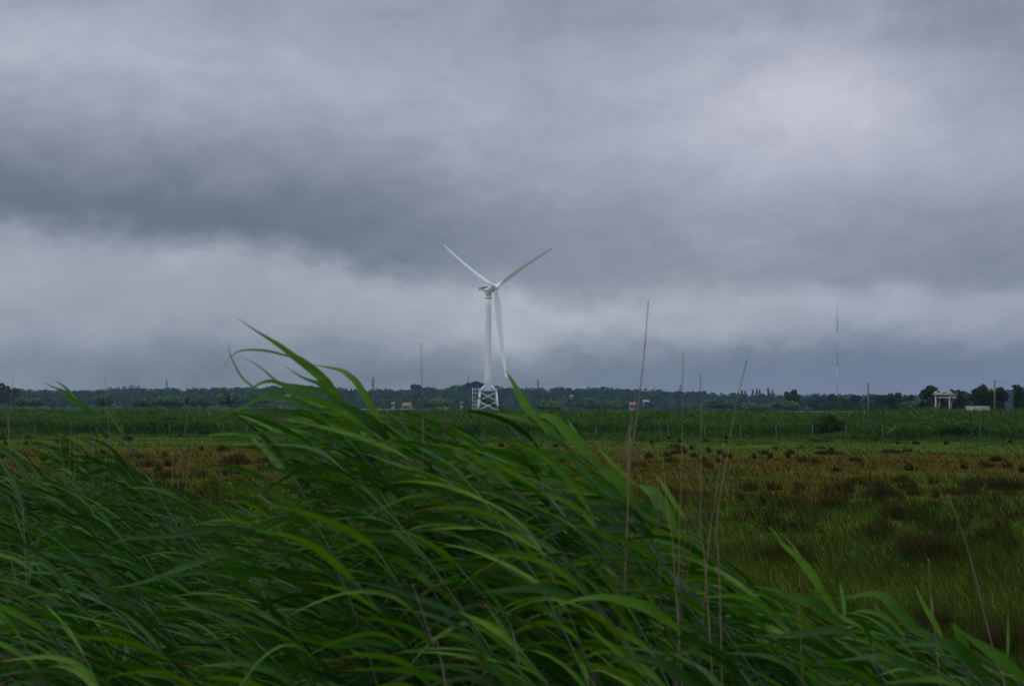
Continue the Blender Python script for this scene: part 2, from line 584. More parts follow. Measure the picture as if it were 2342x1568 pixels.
# rough grass on the bank under the reeds and round the camera
n = 42000
Yb_ = rng.uniform(-3, 17, n); Xb_ = rng.uniform(-14, 14, n)
ok = (Yb_ > 1.2) | (np.hypot(Xb_, Yb_) > 1.2)
Xb_, Yb_ = Xb_[ok], Yb_[ok]; n = len(Xb_)
P = np.stack([Xb_, Yb_, ground_z(Xb_, Yb_) - 0.02], -1)
V, F4, F3, T = blades(P, rng.uniform(.08, .32, n), rng.uniform(.006, .013, n), np.stack([rng.normal(-.4, .4, n), rng.normal(0, .35, n)], -1), rng.random(n))
tag(link('bank_grass', mesh_data('bank_grass', V, [F4, F3], M['meadow_blade'], T)), 'rough grass on the low bank under the nearest reeds', 'grass', kind='stuff')

# scattered rushes that nobody could count
n = 1100
yD = 985 + 560 * rng.random(n) ** 1.5
xD = rng.uniform(-150, 2500, n)
Yt = CAMZ * FPX / (yD - 942); Yt = np.minimum(Yt, 180); Xt = (xD - CX) / FPX * Yt
ok = vnoise(Xt, Yt, 14, 12) > 0.42
Xt, Yt = Xt[ok], Yt[ok]
Vs, A4, A3, Ts, off = [], [], [], [], 0
for x, y in zip(Xt, Yt):
    k = int(rng.integers(40, 110))
    r = rng.uniform(0.12, 0.5)
    a = rng.uniform(0, 2 * math.pi, k); rr = r * np.sqrt(rng.random(k))
    px, py = x + rr * np.cos(a), y + rr * np.sin(a) * 0.8
    Pp = np.stack([px, py, ground_z(px, py)], -1)
    Hh = rng.uniform(0.25, 0.6, k) * (1 - 0.5 * (rr / r) ** 2)
    ln = np.stack([np.cos(a) * rr / r * 0.5 - 0.25, np.sin(a) * rr / r * 0.5], -1)
    V, F4, F3, T = blades(Pp, Hh, np.full(k, max(0.008, 1.7 * y / FPX)), ln, rng.random(k))
    Vs.append(V); A4.append(F4 + off); A3.append(F3 + off); Ts.append(np.clip(T * .6 + rng.uniform(0, .4), 0, 1)); off += len(V)
tag(link('meadow_rushes', mesh_data('meadow_rushes', np.vstack(Vs), [np.vstack(A4), np.vstack(A3)], M['rush'], np.concatenate(Ts))),
    'scattered small dark rush tufts across the brown meadow', 'rushes', kind='stuff')

# the rush tussocks that stand out one by one: x, ground y, width px, height px
TUSS = [
    (2125, 1283, 190, 78, 'largest dark rush tussock standing in the green turf at right'),
    (2300, 1500, 130, 110, 'tall brown rush tussock at the right edge behind the nearest reeds'),
    (2150, 1440, 110, 60, 'grassy straw coloured tussock beside the bending dead stalk'),
    (2066, 1200, 75, 42, 'dark upright tussock just behind the largest tussock'),
    (2022, 1137, 95, 34, 'low wide dark tussock in the middle of the meadow'),
    (2066, 1106, 45, 20, 'small round dark tussock behind the low wide tussock'),
    (1800, 1285, 150, 62, 'broad brown tussock beside the right edge of the reeds'),
    (1956, 1056, 34, 14, 'small dark tussock on the orange seed patch'),
    (1914, 1083, 22, 14, 'tiny pointed dark tussock in front of the orange patch'),
    (2281, 1056, 36, 15, 'dark tussock on the rusty patch at the far right'),
    (2038, 1036, 60, 12, 'flat dark tussock at the back of the orange patch'),
    (1893, 1040, 70, 13, 'long flat dark tussock behind the orange seed patch'),
    (2303, 1122, 100, 36, 'wide dark tussock at the right edge of the meadow'),
    (1900, 1175, 70, 36, 'brown tussock left of the dark upright tussock'),
    (1960, 1108, 50, 18, 'olive tussock between the orange patch and the low wide tussock'),
    (545, 1062, 80, 24, 'dark tussock in the brown meadow left of the tallest reed'),
    (620, 1060, 60, 20, 'dark tussock in the brown meadow close behind the tallest reed'),
]
for (x, y, wpx, hpx, lab) in TUSS:
    c = on_ground(x, y)
    Yc = c[1]
    rw, hh = wpx * Yc / FPX / 2, hpx * Yc / FPX
    k = int(600 + wpx * 7)
    a = rng.uniform(0, 2 * math.pi, k); q = np.sqrt(rng.random(k))
    wob = 1 + 0.25 * np.sin(3 * a + x) + 0.15 * np.sin(7 * a + y)
    px, py = rw * 0.8 * q * wob * np.cos(a), rw * 0.8 * q * wob * np.sin(a)
    Pp = np.stack([px, py, np.full(k, float(ground_z(c[0], c[1])) - 0.03)], -1)
    Hh = hh * rng.uniform(0.35, 1.2, k) * (1 - 0.6 * q ** 2)
    ln = np.stack([np.cos(a) * q * 0.55 - 0.3 + rng.normal(0, 0.15, k), np.sin(a) * q * 0.5 + rng.normal(0, 0.15, k)], -1)
    V, F4, F3, T = blades(Pp, Hh, np.full(k, max(0.006, 1.3 * Yc / FPX)), ln, rng.random(k))
    o = link('rush_tussock', mesh_data('rush_tussock', V, [F4, F3], M['rush'], T), loc=(c[0], c[1], 0))
    tag(o, lab, 'tussock', 'rush tussocks in the meadow')

# little pale weeds
for (x, y, hp, lab) in [(1951, 1286, 26, 'taller pale leafy weed left of the largest tussock'), (1932, 1294, 15, 'short pale leafy weed at the foot of the taller pale weed'),
                        (2006, 1450, 34, 'pale leafy weed close behind the lowest reed leaves at right'), (539, 1040, 26, 'pale weed on the brown meadow left of the tallest reed')]:
    c = on_ground(x, y); Yc = c[1]; h = hp * Yc / FPX
    t = thing('leafy_weed', lab, 'weed', (c[0], c[1], float(ground_z(c[0], c[1]))), 'pale weeds in the meadow')
    b = MB()
    for q in range(3):
        b.tube([(0, 0, -0.03), ((q - 1) * h * 0.2, 0.02 * q, h * 0.9)], [0.008, 0.003], 5)
    b.build('stem', M['weed'], t)
    k = 60
    zc = rng.uniform(0.2, 1.05, k) * h
    C = np.stack([(rng.integers(0, 3, k) - 1) * 0.2 * zc + rng.normal(0, 0.09, k) * h, rng.normal(0, 0.09, k) * h, zc], -1)
    d = rng.normal(0, 1, (k, 3)); d /= np.linalg.norm(d, axis=1)[:, None]
    e = np.cross(d, rng.normal(0, 1, (k, 3))); e /= np.linalg.norm(e, axis=1)[:, None]
    L = h * 0.10
    V = np.stack([C - d * L, C + e * L * 0.5, C + d * L, C - e * L * 0.5], 1).reshape(-1, 3)
    link('leaves', mesh_data('leaves', V, [np.arange(4 * k).reshape(k, 4)], M['weed'], np.repeat(rng.random(k), 4)), t)


# ------------------------------------------------------------------ far reed bed
def reed_bed(n, Y0, Y1, h0, h1, wk, seed):
    Yr = Y0 + (Y1 - Y0) * rng.random(n) ** 1.6
    Xr = (rng.uniform(-350, 2700, n) - CX) / FPX * Yr
    Yr = Yr + 22 * (vnoise(Xr, 0 * Xr, 6, seed + 5) - .55) * (Yr < 225)
    hx_ = h1 + 0.6 * np.clip((Xr / Yr) / 0.33, -1, 1)
    top = (h0 + (hx_ - h0) * smooth01((Yr - 190) / 55.0)) * (0.62 + 0.34 * vnoise(Xr, Yr, 7, seed) + 0.24 * vnoise(Xr, Yr, 23, seed + 3) + 0.20 * vnoise(Xr, Yr, 1.9, seed + 1))
    L = rng.uniform(0.5, 1.3, n)
    q = rng.random(n) ** 0.6
    zb = top * q * 0.92
    L = np.minimum(L, top - zb + 0.25)
    P = np.stack([Xr, Yr, zb], -1)
    ln = np.stack([rng.normal(-0.55, 0.6, n), rng.normal(0, 0.5, n)], -1)
    Wd = np.maximum(0.05, wk * Yr / FPX) * rng.uniform(0.6, 1.2, n)
    return blades(P, L, Wd, ln, np.clip(rng.random(n) * 0.8 + 0.25 * (q - 0.5), 0, 0.9) + (rng.random(n) < 0.03) * 0.25)


parts = [reed_bed(130000, 190, 300, 1.5, 3.0, 2.1, 21), reed_bed(50000, 250, 640, 2.9, 3.0, 1.9, 31)]
# leafy fringe in front of the belt, lower and lumpy
Vs, A4, A3, Ts, off = [], [], [], [], 0
for V, F4, F3, T in parts:
    Vs.append(V); A4.append(F4 + off); A3.append(F3 + off); Ts.append(T); off += len(V)
tag(link('reed_bed', mesh_data('reed_bed', np.vstack(Vs), [np.vstack(A4), np.vstack(A3)], M['reed_far'], np.concatenate(Ts))),
    'wide green reed bed along the far side of the meadow', 'reeds', kind='stuff')
n = 60000
Yr = 140 + 56 * rng.random(n) ** .6; Xr = (rng.uniform(-300, 2650, n) - CX) / FPX * Yr
top = (0.10 + 1.0 * smooth01((Yr - 165) / 28)) * (0.3 + 1.1 * vnoise(Xr, Yr, 5, 44))
ok = vnoise(Xr, Yr, 11, 47) + (Yr - 140) / 75 > rng.uniform(.45, .75, n)
Xr, Yr, top = Xr[ok], Yr[ok], top[ok]; n = len(Xr)
P = np.stack([Xr, Yr, top * rng.random(n) * 0.6], -1)
V, F4, F3, T = blades(P, np.maximum(0.12, top * rng.uniform(0.3, 0.7, n)), np.full(n, 0.09), np.stack([rng.normal(-0.4, 0.5, n), rng.normal(0, .4, n)], -1), rng.random(n) * 0.8)
tag(link('meadow_edge_grass', mesh_data('meadow_edge_grass', V, [F4, F3], M['reed_far'], T)), 'lush green grass along the fence line in front of the reed bed', 'grass', kind='stuff')


# ------------------------------------------------------------------ crowns
def clumps(lobes, per, size, droop=0.0, seed=None, shell=0.55):
    """leaf clumps scattered through the lobes' volume. lobes: (cx,cy,cz,rx,ry,rz)"""
    Vs, T = [], []
    for (cx, cy, cz, rx, ry, rz) in lobes:
        k = per
        d = rng.normal(0, 1, (k, 3)); d /= np.linalg.norm(d, axis=1)[:, None]
        rad = (shell + (1 - shell) * rng.random(k)) ** 0.8 * rng.uniform(0.85, 1.12, k)
        C = np.array([cx, cy, cz]) + d * rad[:, None] * np.array([rx, ry, rz])
        a = rng.normal(0, 1, (k, 3)) + d * 0.3
        a[:, 2] -= droop
        a /= np.linalg.norm(a, axis=1)[:, None]
        b = np.cross(a, rng.normal(0, 1, (k, 3))); b /= np.linalg.norm(b, axis=1)[:, None] + 1e-9
        L = size * rng.uniform(0.6, 1.3, k)[:, None]
        V = np.stack([C - a * L, C + b * L * 0.55 + a * L * 0.15, C + a * L, C - b * L * 0.5 - a * L * 0.1], 1)
        Vs.append(V.reshape(-1, 3))
        base = rng.uniform(0.2, 0.75)
        T.append(np.repeat(np.clip(base + rng.normal(0, 0.16, k), 0, 1), 4))
    V = np.vstack(Vs)
    return V, np.arange(len(V)).reshape(-1, 4), np.concatenate(T)


def crown_lobes(kind, h, wid):
    """lobes in the tree's own frame, base at z = 0"""
    L = []
    if kind == 'poplar':
        for i in range(6):
            q = i / 5
            r = wid / 2 * (0.75 + 0.35 * math.sin(q * 3.0)) * (1 - 0.55 * q ** 3)
            L.append((rng.normal(0, .1) * wid, rng.normal(0, .1) * wid, h * (0.2 + 0.72 * q), r, r, h * 0.13))
    elif kind == 'umbrella':
        for i in range(13):
            a = rng.uniform(0, 6.28); q = math.sqrt(rng.random()) * 0.8
            r = wid * 0.17
            L.append((wid / 2 * q * math.cos(a), wid / 2 * q * math.sin(a), h * (0.86 - 0.14 * q * q) + rng.normal(0, h * .012), r, r, h * 0.12))
    elif kind == 'willow':
        for i in range(15):
            a = rng.uniform(0, 6.28); q = math.sqrt(rng.random()) * 0.75
            r = wid * rng.uniform(0.14, 0.22)
            z = h * (0.42 + 0.40 * math.sqrt(max(0, 1 - q * q)) * rng.uniform(0.55, 1))
            L.append((wid / 2 * q * math.cos(a), wid / 2 * q * math.sin(a), z, r, r, h * rng.uniform(.13, .2)))
    elif kind == 'bush':
        for i in range(14):
            a = rng.uniform(0, 6.28); q = math.sqrt(rng.random()) * 0.78
            r = wid * rng.uniform(0.12, 0.2)
            L.append((wid / 2 * q * math.cos(a), wid / 2 * q * math.sin(a), h * (0.18 + 0.6 * math.sqrt(1 - q * q) * rng.random()), r, r, h * .22))
    else:  # broad open crown
        for i in range(30):
            a = rng.uniform(0, 6.28); q = math.sqrt(rng.random()) * 0.8
            r = wid * rng.uniform(0.09, 0.19)
            z = h * (0.45 + 0.44 * rng.uniform(-0.55, 1) * math.sqrt(1 - q * q * 0.9))
            L.append((wid / 2 * q * math.cos(a), wid / 2 * q * math.sin(a), z, r, r, h * rng.uniform(.07, .14)))
    return L


def tree(name, label, cat, kind, pos, h, wid, mat, group=None, per=150, size=0.6):
    t = thing(name, label, cat, pos, group, rz=rng.uniform(0, 6.28))
    L = crown_lobes(kind, h, wid)
    b = MB()
    r0 = max(0.12, h * 0.022)
    if kind != 'bush':
        top = {'poplar': 0.9, 'umbrella': 0.78, 'willow': 0.55}.get(kind, 0.62)
        pts = [(0, 0, -0.2), (rng.normal(0, .01) * h, 0, h * top * 0.4), (rng.normal(0, .02) * h, rng.normal(0, .02) * h, h * top)]
        b.tube(pts, [r0 * 1.25, r0, r0 * 0.5], 8)
        for l in L[::2]:
            z0 = h * top * rng.uniform(0.45, 0.9)
            b.tube([(0, 0, z0), (l[0] * 0.55, l[1] * 0.55, (z0 + l[2]) / 2 + 0.05 * h), (l[0], l[1], l[2])], [r0 * 0.5, r0 * 0.3, r0 * 0.12], 5)
    else:
        for l in L[::2]:
            b.tube([(l[0] * .2, l[1] * .2, -0.1), (l[0] * .6, l[1] * .6, l[2] * .6), (l[0], l[1], l[2])], [0.05, 0.035, 0.015], 5)
    b.build('trunk' if kind != 'bush' else 'stem', M['bark'], t)
    V, F, T = clumps(L, per, size, 0.9 if kind == 'willow' else 0.0)
    link('crown', mesh_data('crown', V, [F], mat, T), t)
    return t


# bushes in the reed belt
for (x, yb, wpx, hpx, lab) in [(395, 986, 118, 42, 'dark rounded bush in front of the reed bed at left'), (1893, 990, 92, 60, 'tall dark bush rising above the reed bed at right'),
                               (2130, 994, 120, 42, 'low wide green bush at the fence below the lifting gantry'), (2222, 990, 90, 40, 'leafy bush at the fence below the white shed')]:
    Yb = 187.0
    c = colx(x, Yb); k = Yb / FPX
    tree('bush', lab, 'bush', 'bush', c, hpx * k * 1.05, wpx * k, M['leaf_bush'], 'bushes along the reed bed', 240, 0.16)

# ------------------------------------------------------------------ wooded hills
SKY = [(-400, 893), (-200, 890), (0, 889), (20, 890), (40, 888), (60, 893), (75, 891.6), (107, 888), (140, 893), (175, 894), (195, 898), (212, 893), (237, 890), (270, 890), (300, 889), (325, 886.6), (340, 893),
       (355, 887), (390, 888), (437, 889), (462, 890), (497, 885), (515, 888), (535, 885), (582, 888), (628, 884), (645, 887), (670, 885), (720, 881.6), (745, 885), (775, 883), (786, 888), (792, 895), (803, 891), (820, 893), (850, 893),
       (883, 889), (905, 891), (933, 889), (975, 887), (1010, 890), (1035, 889), (1043, 881), (1068, 879), (1088, 871.6), (1100, 875), (1110, 884), (1125, 888), (1150, 887), (1171, 884), (1191, 889), (1216, 893), (1236, 893),
       (1261, 888), (1283, 885), (1326, 886.6), (1345, 891), (1363, 888), (1386, 883.6), (1401, 890), (1441, 888), (1470, 890), (1493, 895), (1526, 894), (1561, 894), (1586, 898), (1608, 895), (1628, 900), (1651, 903),
       (1671, 898), (1690, 901), (1745, 900), (1783, 903), (1828, 907), (1851, 906), (1871, 900), (1896, 900), (1931, 900), (1961, 903), (1996, 900), (2008, 906), (2068, 907), (2093, 906), (2120, 902), (2160, 903), (2213, 900),
       (2250, 900), (2301, 889), (2326, 887), (2342, 888), (2500, 890), (2750, 893)]
SX = np.array([s[0] for s in SKY], float); SY = np.array([s[1] for s in SKY], float)
YF = 2500.0


def hill_z(x, Y):
    """terrain under the woods: rises away from the plain, higher left of the middle"""
    xd = CX + x / np.maximum(Y, 1) * FPX
    ztop = CAMZ + (942 + (xd - CX) * math.tan(ROLL) - np.interp(xd, SX, np.convolve(np.pad(SY, 3, mode='edge'), np.ones(7) / 7, 'valid'))) * YF / FPX - 8.5
    return -1.0 + np.maximum(ztop, 2) * smooth01((Y - 1500) / (YF - 1500))


hx = np.linspace(-1500, 1500, 160); hyv = np.linspace(1420, 3300, 40)
HX, HY = np.meshgrid(hx, hyv)
HZ = np.where(HY > YF, hill_z(HX * YF / np.maximum(HY, YF), np.full_like(HY, YF)) * np.clip(1 - (HY - YF) / 1500, 0, 1), hill_z(HX, HY))
idx = np.arange(HX.size).reshape(HX.shape)
F = np.stack([idx[:-1, :-1], idx[:-1, 1:], idx[1:, 1:], idx[1:, :-1]], -1).reshape(-1, 4)
tag(link('hills', mesh_data('hills', np.stack([HX, HY, HZ], -1), [F], M['hill_ground'], smooth=True)), 'low wooded hills along the horizon', 'hills', kind='structure')

HOUSES = [
    ('house with bright orange tiled roof left of the thin tan stalk', 931, 921.5, 19, 1300, 'roof_tile'),
    ('tiny pale house left of the bright orange roof', 899, 920.5, 7, 1300, 'roof_tile'),
    ('white gabled house between orange roof and turbine', 1007, 920, 8, 1300, 'roof_grey'),
    ('low pinkish roofed house touching the white gabled house', 1020, 922, 7, 1290, 'roof_tile'),
    ('tiny red roofed house just left of the turbine stair tower', 1055, 919.5, 5, 1310, 'roof_tile'),
    ('house with orange roof high among trees behind the arching reed', 657, 903, 14, 1650, 'roof_tile'),
    ('tiny house high among the trees near the arching reed', 687, 900, 6, 1720, 'roof_tile'),
    ('pale pink roofed house behind the tall tan stalks', 1446, 921, 13, 1000, 'roof_tile'),
    ('long grey roofed house right of the tall tan stalks', 1477, 914.5, 14, 1600, 'roof_grey'),
    ('tiny pale house halfway up the wooded hill', 1307, 903.5, 7, 1700, 'roof_grey')]


def house_site(x, yt, Y):
    """distance at which a house whose ridge shows at (x, yt) stands on the slope"""
    if Y <= 1500:
        return Y
    cand = np.arange(1520, 2480, 20.0)
    zt = CAMZ + (hy(x) - yt) * cand / FPX
    gz = np.array([float(hill_z(colx(x, q)[0], q)) for q in cand])
    return float(cand[np.argmin(np.abs(zt - gz - 7.5))])


SITES = [(h[1], house_site(h[1], h[2], h[4]), h[3]) for h in HOUSES]
Vs, Ts = [], []
x = -330.0
while x < 2680:                                    # trees along the ridge
    r = rng.uniform(3.6, 6.8)
    p = at(x, np.interp(x, SX, SY) + rng.uniform(-1.5, 2.5) + 2.2 * math.sin(x / 21.0 + 3 * math.sin(x / 67.0)), 2500 + rng.uniform(-25, 25))
    rz = r * rng.uniform(0.75, 1.1)
    lob = [(p[0], p[1], p[2] - rz, r, r, rz)] + [(p[0] + rng.uniform(-.8, .8) * r, p[1], p[2] - rz * rng.uniform(1.2, 2.0), r * .8, r * .8, rz * .8) for q in range(2)]
    V, _, T = clumps(lob, 46, 1.7, 0.0, shell=0.5)
    Vs.append(V); Ts.append(np.clip(T + rng.normal(-0.1, 0.14), 0, 1))
    x += r * FPX / 2500 * rng.uniform(0.7, 1.15)
for k in range(2300):                              # trees down the slope
    Y = 1440 + 1050 * rng.random() ** 0.75
    x = rng.uniform(-330, 2680)
    c = colx(x, Y)
    if any(abs(x - hx_) < hw_ * .5 + 6 and hy_ - 170 < Y < hy_ + 25 for hx_, hy_, hw_ in SITES): continue
    r = rng.uniform(3.2, 7.5)
    z0 = float(hill_z(c[0], Y))
    top = z0 + rng.uniform(6.5, 11.5) if Y > 1560 else z0 + rng.uniform(5, 8)
    rz = r * rng.uniform(0.7, 1.0)
    lob = [(c[0], Y, top - rz, r, r, rz), (c[0] + rng.uniform(-.7, .7) * r, Y - r * .4, max(z0 + 1.5, top - rz * 2.0), r * .9, r * .9, rz * .8)]
    V, _, T = clumps(lob, 46, 1.5, 0.0, shell=0.6)
    Vs.append(V); Ts.append(np.clip(T + rng.normal(-0.05, 0.27), 0, 1))
V = np.vstack(Vs)
tag(link('woodland', mesh_data('woodland', V, [np.arange(len(V)).reshape(-1, 4)], M['leaf_wood'], np.concatenate(Ts))),
    'dark continuous woodland covering the far low hills', 'woodland', kind='stuff')

# low scrub between the reed bed and the woods
Vs, Ts = [], []
for k in range(330):
    Y = rng.uniform(760, 1500)
    x = rng.uniform(-300, 2650)
    if 1060 < x < 1180 and Y < 1260: continue
    r = rng.uniform(2.0, 4.5)
    hz = rng.uniform(2.5, 4.2) + (Y - 760) / 740 * 2.2
    if rng.random() < .25: hz += 1.5
    c = colx(x, Y)
    lob = [(c[0], Y, hz - r * .6, r, r, r * .7), (c[0] + r, Y, hz * .5, r, r, r * .7), (c[0] - r, Y, hz * .45, r, r, r * .7)]
    V, _, T = clumps(lob, 36, 0.85, 0.2, shell=.7)
    Vs.append(V); Ts.append(np.clip(T + rng.normal(0, .15), 0, 1))
V = np.vstack(Vs)
tag(link('scrub', mesh_data('scrub', V, [np.arange(len(V)).reshape(-1, 4)], M['leaf_willow'], np.concatenate(Ts))),
    'low pale green scrub between reed bed and woodland', 'scrub', kind='stuff')

# pale willows standing in front of the woods: x, top y, width px, distance
WIL = [(66, 905, 62, 900, 'pale willow low in front of the woods near the left edge'), (236, 903, 42, 900, 'small pale willow straight below the poplar row'),
       (330, 906, 62, 880, 'round pale willow right of the dead stalk near the poplar row'), (386, 901, 74, 860, 'large pale willow under the leftmost pylon'),
       (448, 901, 62, 880, 'rounded pale willow beside the leaning dead stalk'), (525, 893, 66, 900, 'tallest pale willow left of the arching reed leaves'),
       (585, 900, 60, 900, 'pale willow partly behind the arching reed leaf'), (990, 905, 90, 1000, 'wide dull green willow right of the lone umbrella pine'),
       (1258, 913, 62, 800, 'pale bushy willow right of the turbine base'), (1345, 909, 66, 1000, 'dull green willow behind the reed bed right of the bushy willow'),
       (1645, 907, 86, 950, 'wide pale willow under the low woods left of the right hand poplars'), (1712, 918, 70, 900, 'low pale willow below the right hand poplars'),
       (1790, 911, 80, 900, 'low rounded willow beneath the tall oak like tree'), (1730, 921, 60, 820, 'smallest pale willow low over the reeds below the poplars'),
       (2085, 915, 70, 700, 'low willow left of the white lifting gantry'), (1420, 913, 70, 1050, 'low willow by the red roofed house at right')]
for (x, yt, wpx, Y, lab) in WIL:
    c = colx(x, Y); h = CAMZ + (hy(x) - yt) * Y / FPX
    tree('willow_tree', lab, 'tree', 'willow', c, h, wpx * Y / FPX, M['leaf_willow'], 'pale willows behind the reed bed', 170, 0.9)

# dark trees on the plain at right, and at the left edge
TR = [(2132, 879, 58, 520, 'leafy tree with ragged crown directly behind the lifting gantry'), (2190, 880, 44, 640, 'round grey green tree right of the lifting gantry'),
      (2244, 874, 52, 480, 'tall tree with gaps in its crown left of the utility pole'), (2286, 879, 34, 440, 'narrow tree just right of the utility pole'),
      (2344, 864, 52, 380, 'tall tree cut off by the right edge of the picture'), (2027, 895, 38, 700, 'dark tree right of the thin lattice mast'),
      (2054, 896, 30, 720, 'dark tree left of the low willow near the gantry'), (2082, 899, 22, 900, 'small dark tree standing between gantry and mast'),
      (1811, 889, 36, 1000, 'dark oak like tree with flat top above the low willow'), (1911, 897, 60, 1250, 'broad dark tree at the foot of the red and white mast'),
      (1945, 897, 44, 1100, 'dark tree just right of the red and white mast'), (1996, 897, 32, 1200, 'dark round tree behind the thin lattice mast'),
      (8, 870, 56, 1300, 'tall dark tree cut off by the left edge of the picture'), (1871, 900, 44, 1250, 'dark tree left of the red and white mast')]
for (x, yt, wpx, Y, lab) in TR:
    c = colx(x, Y); h = CAMZ + (hy(x) - yt) * Y / FPX
    tree('broadleaf_tree', lab, 'tree', 'broad', c, h, 1.25 * wpx * Y / FPX, M['leaf_tree'], 'dark trees on the plain', 120, max(0.34, 0.75 * Y / 700))

# pines and poplars on the far ridge
c = colx(950, 2350); zb = 18.0
tree('umbrella_pine', 'umbrella pine with flat wide crown standing alone above the far woods', 'tree', 'umbrella', (c[0], 2350, zb), CAMZ + (hy(950) - 876.5) * 2350 / FPX - zb, 28 * 2350 / FPX, M['leaf_pine'], None, 120, 1.0)
c = colx(1086, 2300)
tree('umbrella_pine', 'large dark domed pine rising left of the turbine tower base', 'tree', 'umbrella', (c[0], 2300, 16), CAMZ + (hy(1086) - 871) * 2300 / FPX - 16, 44 * 2300 / FPX, M['leaf_pine'], None, 260, 1.3)
POP = [(246, 885.5, 6), (252, 886, 6), (263, 887, 5), (270, 884, 6), (281, 882.5, 6), (286, 884, 6), (296, 882.5, 6), (301.5, 881.5, 6), (307, 882.5, 6), (313, 883.5, 6), (317.5, 883.5, 5)]
PL = ['stocky first poplar at the left end of the poplar row', 'second poplar next to the stocky first poplar', 'short poplar alone in a gap of the row', 'pointed poplar right of the short poplar',
      'tall poplar beginning the thick part of the row', 'slightly lower poplar behind the tall poplar', 'tall poplar left of the tallest poplar', 'tallest poplar in the row on the left hills', 'slender poplar touching the tallest poplar',
      'second last poplar of the row on the left hills', 'last poplar at the right end of the left hill row']
for (x, yt, wp), lab in zip(POP, PL):
    Y = 2460; c = colx(x, Y)
    tree('poplar_tree', lab, 'tree', 'poplar', (c[0], Y, 14), CAMZ + (hy(x) - yt) * Y / FPX - 14, wp * Y / FPX, M['leaf_pine'], 'row of poplars on the left hills', 60, 1.0)
for (x, yt, wp, lab) in [(1697, 893, 9, 'left poplar of the loose pair above the right woods'), (1706, 894.5, 8, 'right poplar of the loose pair above the right woods'), (1722, 892, 9, 'first of three pointed poplars above the right woods'),
                         (1730, 891, 9, 'middle of three pointed poplars above the right woods'), (1738, 891.5, 9, 'last of three pointed poplars above the right woods'), (1758, 888.5, 9, 'highest pointed poplar left of the oak like tree'), (1767, 893, 8, 'shorter pointed poplar beside the highest one at right'),
                         (802, 888, 7, 'dark poplar at the left foot of the second pylon')]:
    Y = 1900; c = colx(x, Y)
    tree('poplar_tree', lab, 'tree', 'poplar', (c[0], Y, 4), CAMZ + (hy(x) - yt) * Y / FPX - 4, wp * Y / FPX, M['leaf_wood'], 'poplars above the woods', 70, 1.0)


# ------------------------------------------------------------------ houses
def house(label, x, yt, wpx, Y, roofm, group='small houses in front of the woods'):
    Y = house_site(x, yt, Y)
    c = colx(x, Y); k = Y / FPX
    wid = wpx * k; h = CAMZ + (hy(x) - yt) * k
    if Y > 1500:
        c[2] = float(hill_z(c[0], Y)) - .3; h -= c[2]
    dp = wid * 0.7; eave = h - min(3.2, wid * 0.28)
    t = thing('house', label, 'house', c, group, rz=rng.uniform(-.25, .25))
    b = MB(); b.box((-wid / 2, -dp / 2, 0), (wid / 2, dp / 2, eave))
    b.add([(-wid / 2, -dp / 2, eave), (-wid / 2, dp / 2, eave), (-wid / 2, 0, h - .1)], F3=[(0, 2, 1)])
    b.add([(wid / 2, -dp / 2, eave), (wid / 2, dp / 2, eave), (wid / 2, 0, h - .1)], F3=[(0, 1, 2)])
    b.build('wall', M['house_wall'], t)
    r = MB(); o = 0.4; th = 0.25
    for s in (-1, 1):
        e = np.array([0, s * (dp / 2 + o), eave - .3]); rd = np.array([0, 0, h])
        V = []
        for xx in (-wid / 2 - o, wid / 2 + o):
            for p in (e, rd):
                V += [p + np.array([xx, 0, 0]), p + np.array([xx, 0, th])]
        r.add(V, [(0, 2, 6, 4), (1, 5, 7, 3), (0, 4, 5, 1), (0, 1, 3, 2), (4, 6, 7, 5), (2, 3, 7, 6)])
    rf = r.build('roof', roofm, t)
    ch = MB(); ch.box((wid * .25, -.4, h - .8), (wid * .25 + .8, .4, h + 1.0)); ch.build('chimney', M['house_wall'], rf)
    for q in (-0.28, 0.05, 0.3):
        wi = MB(); wi.box((wid * q - .5, -dp / 2 - .04, eave - 2.2), (wid * q + .5, -dp / 2 + .03, eave - .9)); wi.build('window', M['window_dark'], t)


for (lab, x, yt, wpx, Y, rm) in HOUSES:
    house(lab, x, yt, wpx, Y, M[rm])

# a strip of open field on the hillside
fa = MB()
p = [at(x, y, Y) for (x, y, Y) in ((860, 916, 1600), (918, 915.5, 1600), (916, 913.5, 1640), (862, 914, 1640))]
fa.add(p + [q - np.array([0, 0, .5]) for q in p], [(0, 1, 2, 3), (7, 6, 5, 4), (0, 4, 5, 1), (1, 5, 6, 2), (2, 6, 7, 3), (3, 7, 4, 0)])
tag(fa.build('hillside_field', M['field_green']), 'narrow light green field among the hillside trees', 'field', kind='structure')

# ------------------------------------------------------------------ wind turbine
TX, TYd = 1115.5, 1220.0
tp = colx(TX, TYd)
tb = thing('wind_turbine', 'white offshore type wind turbine on a four legged lattice base', 'wind turbine', tp)
MPX = TYd / FPX
HUBZ, PLZ = 101.7, 20.0
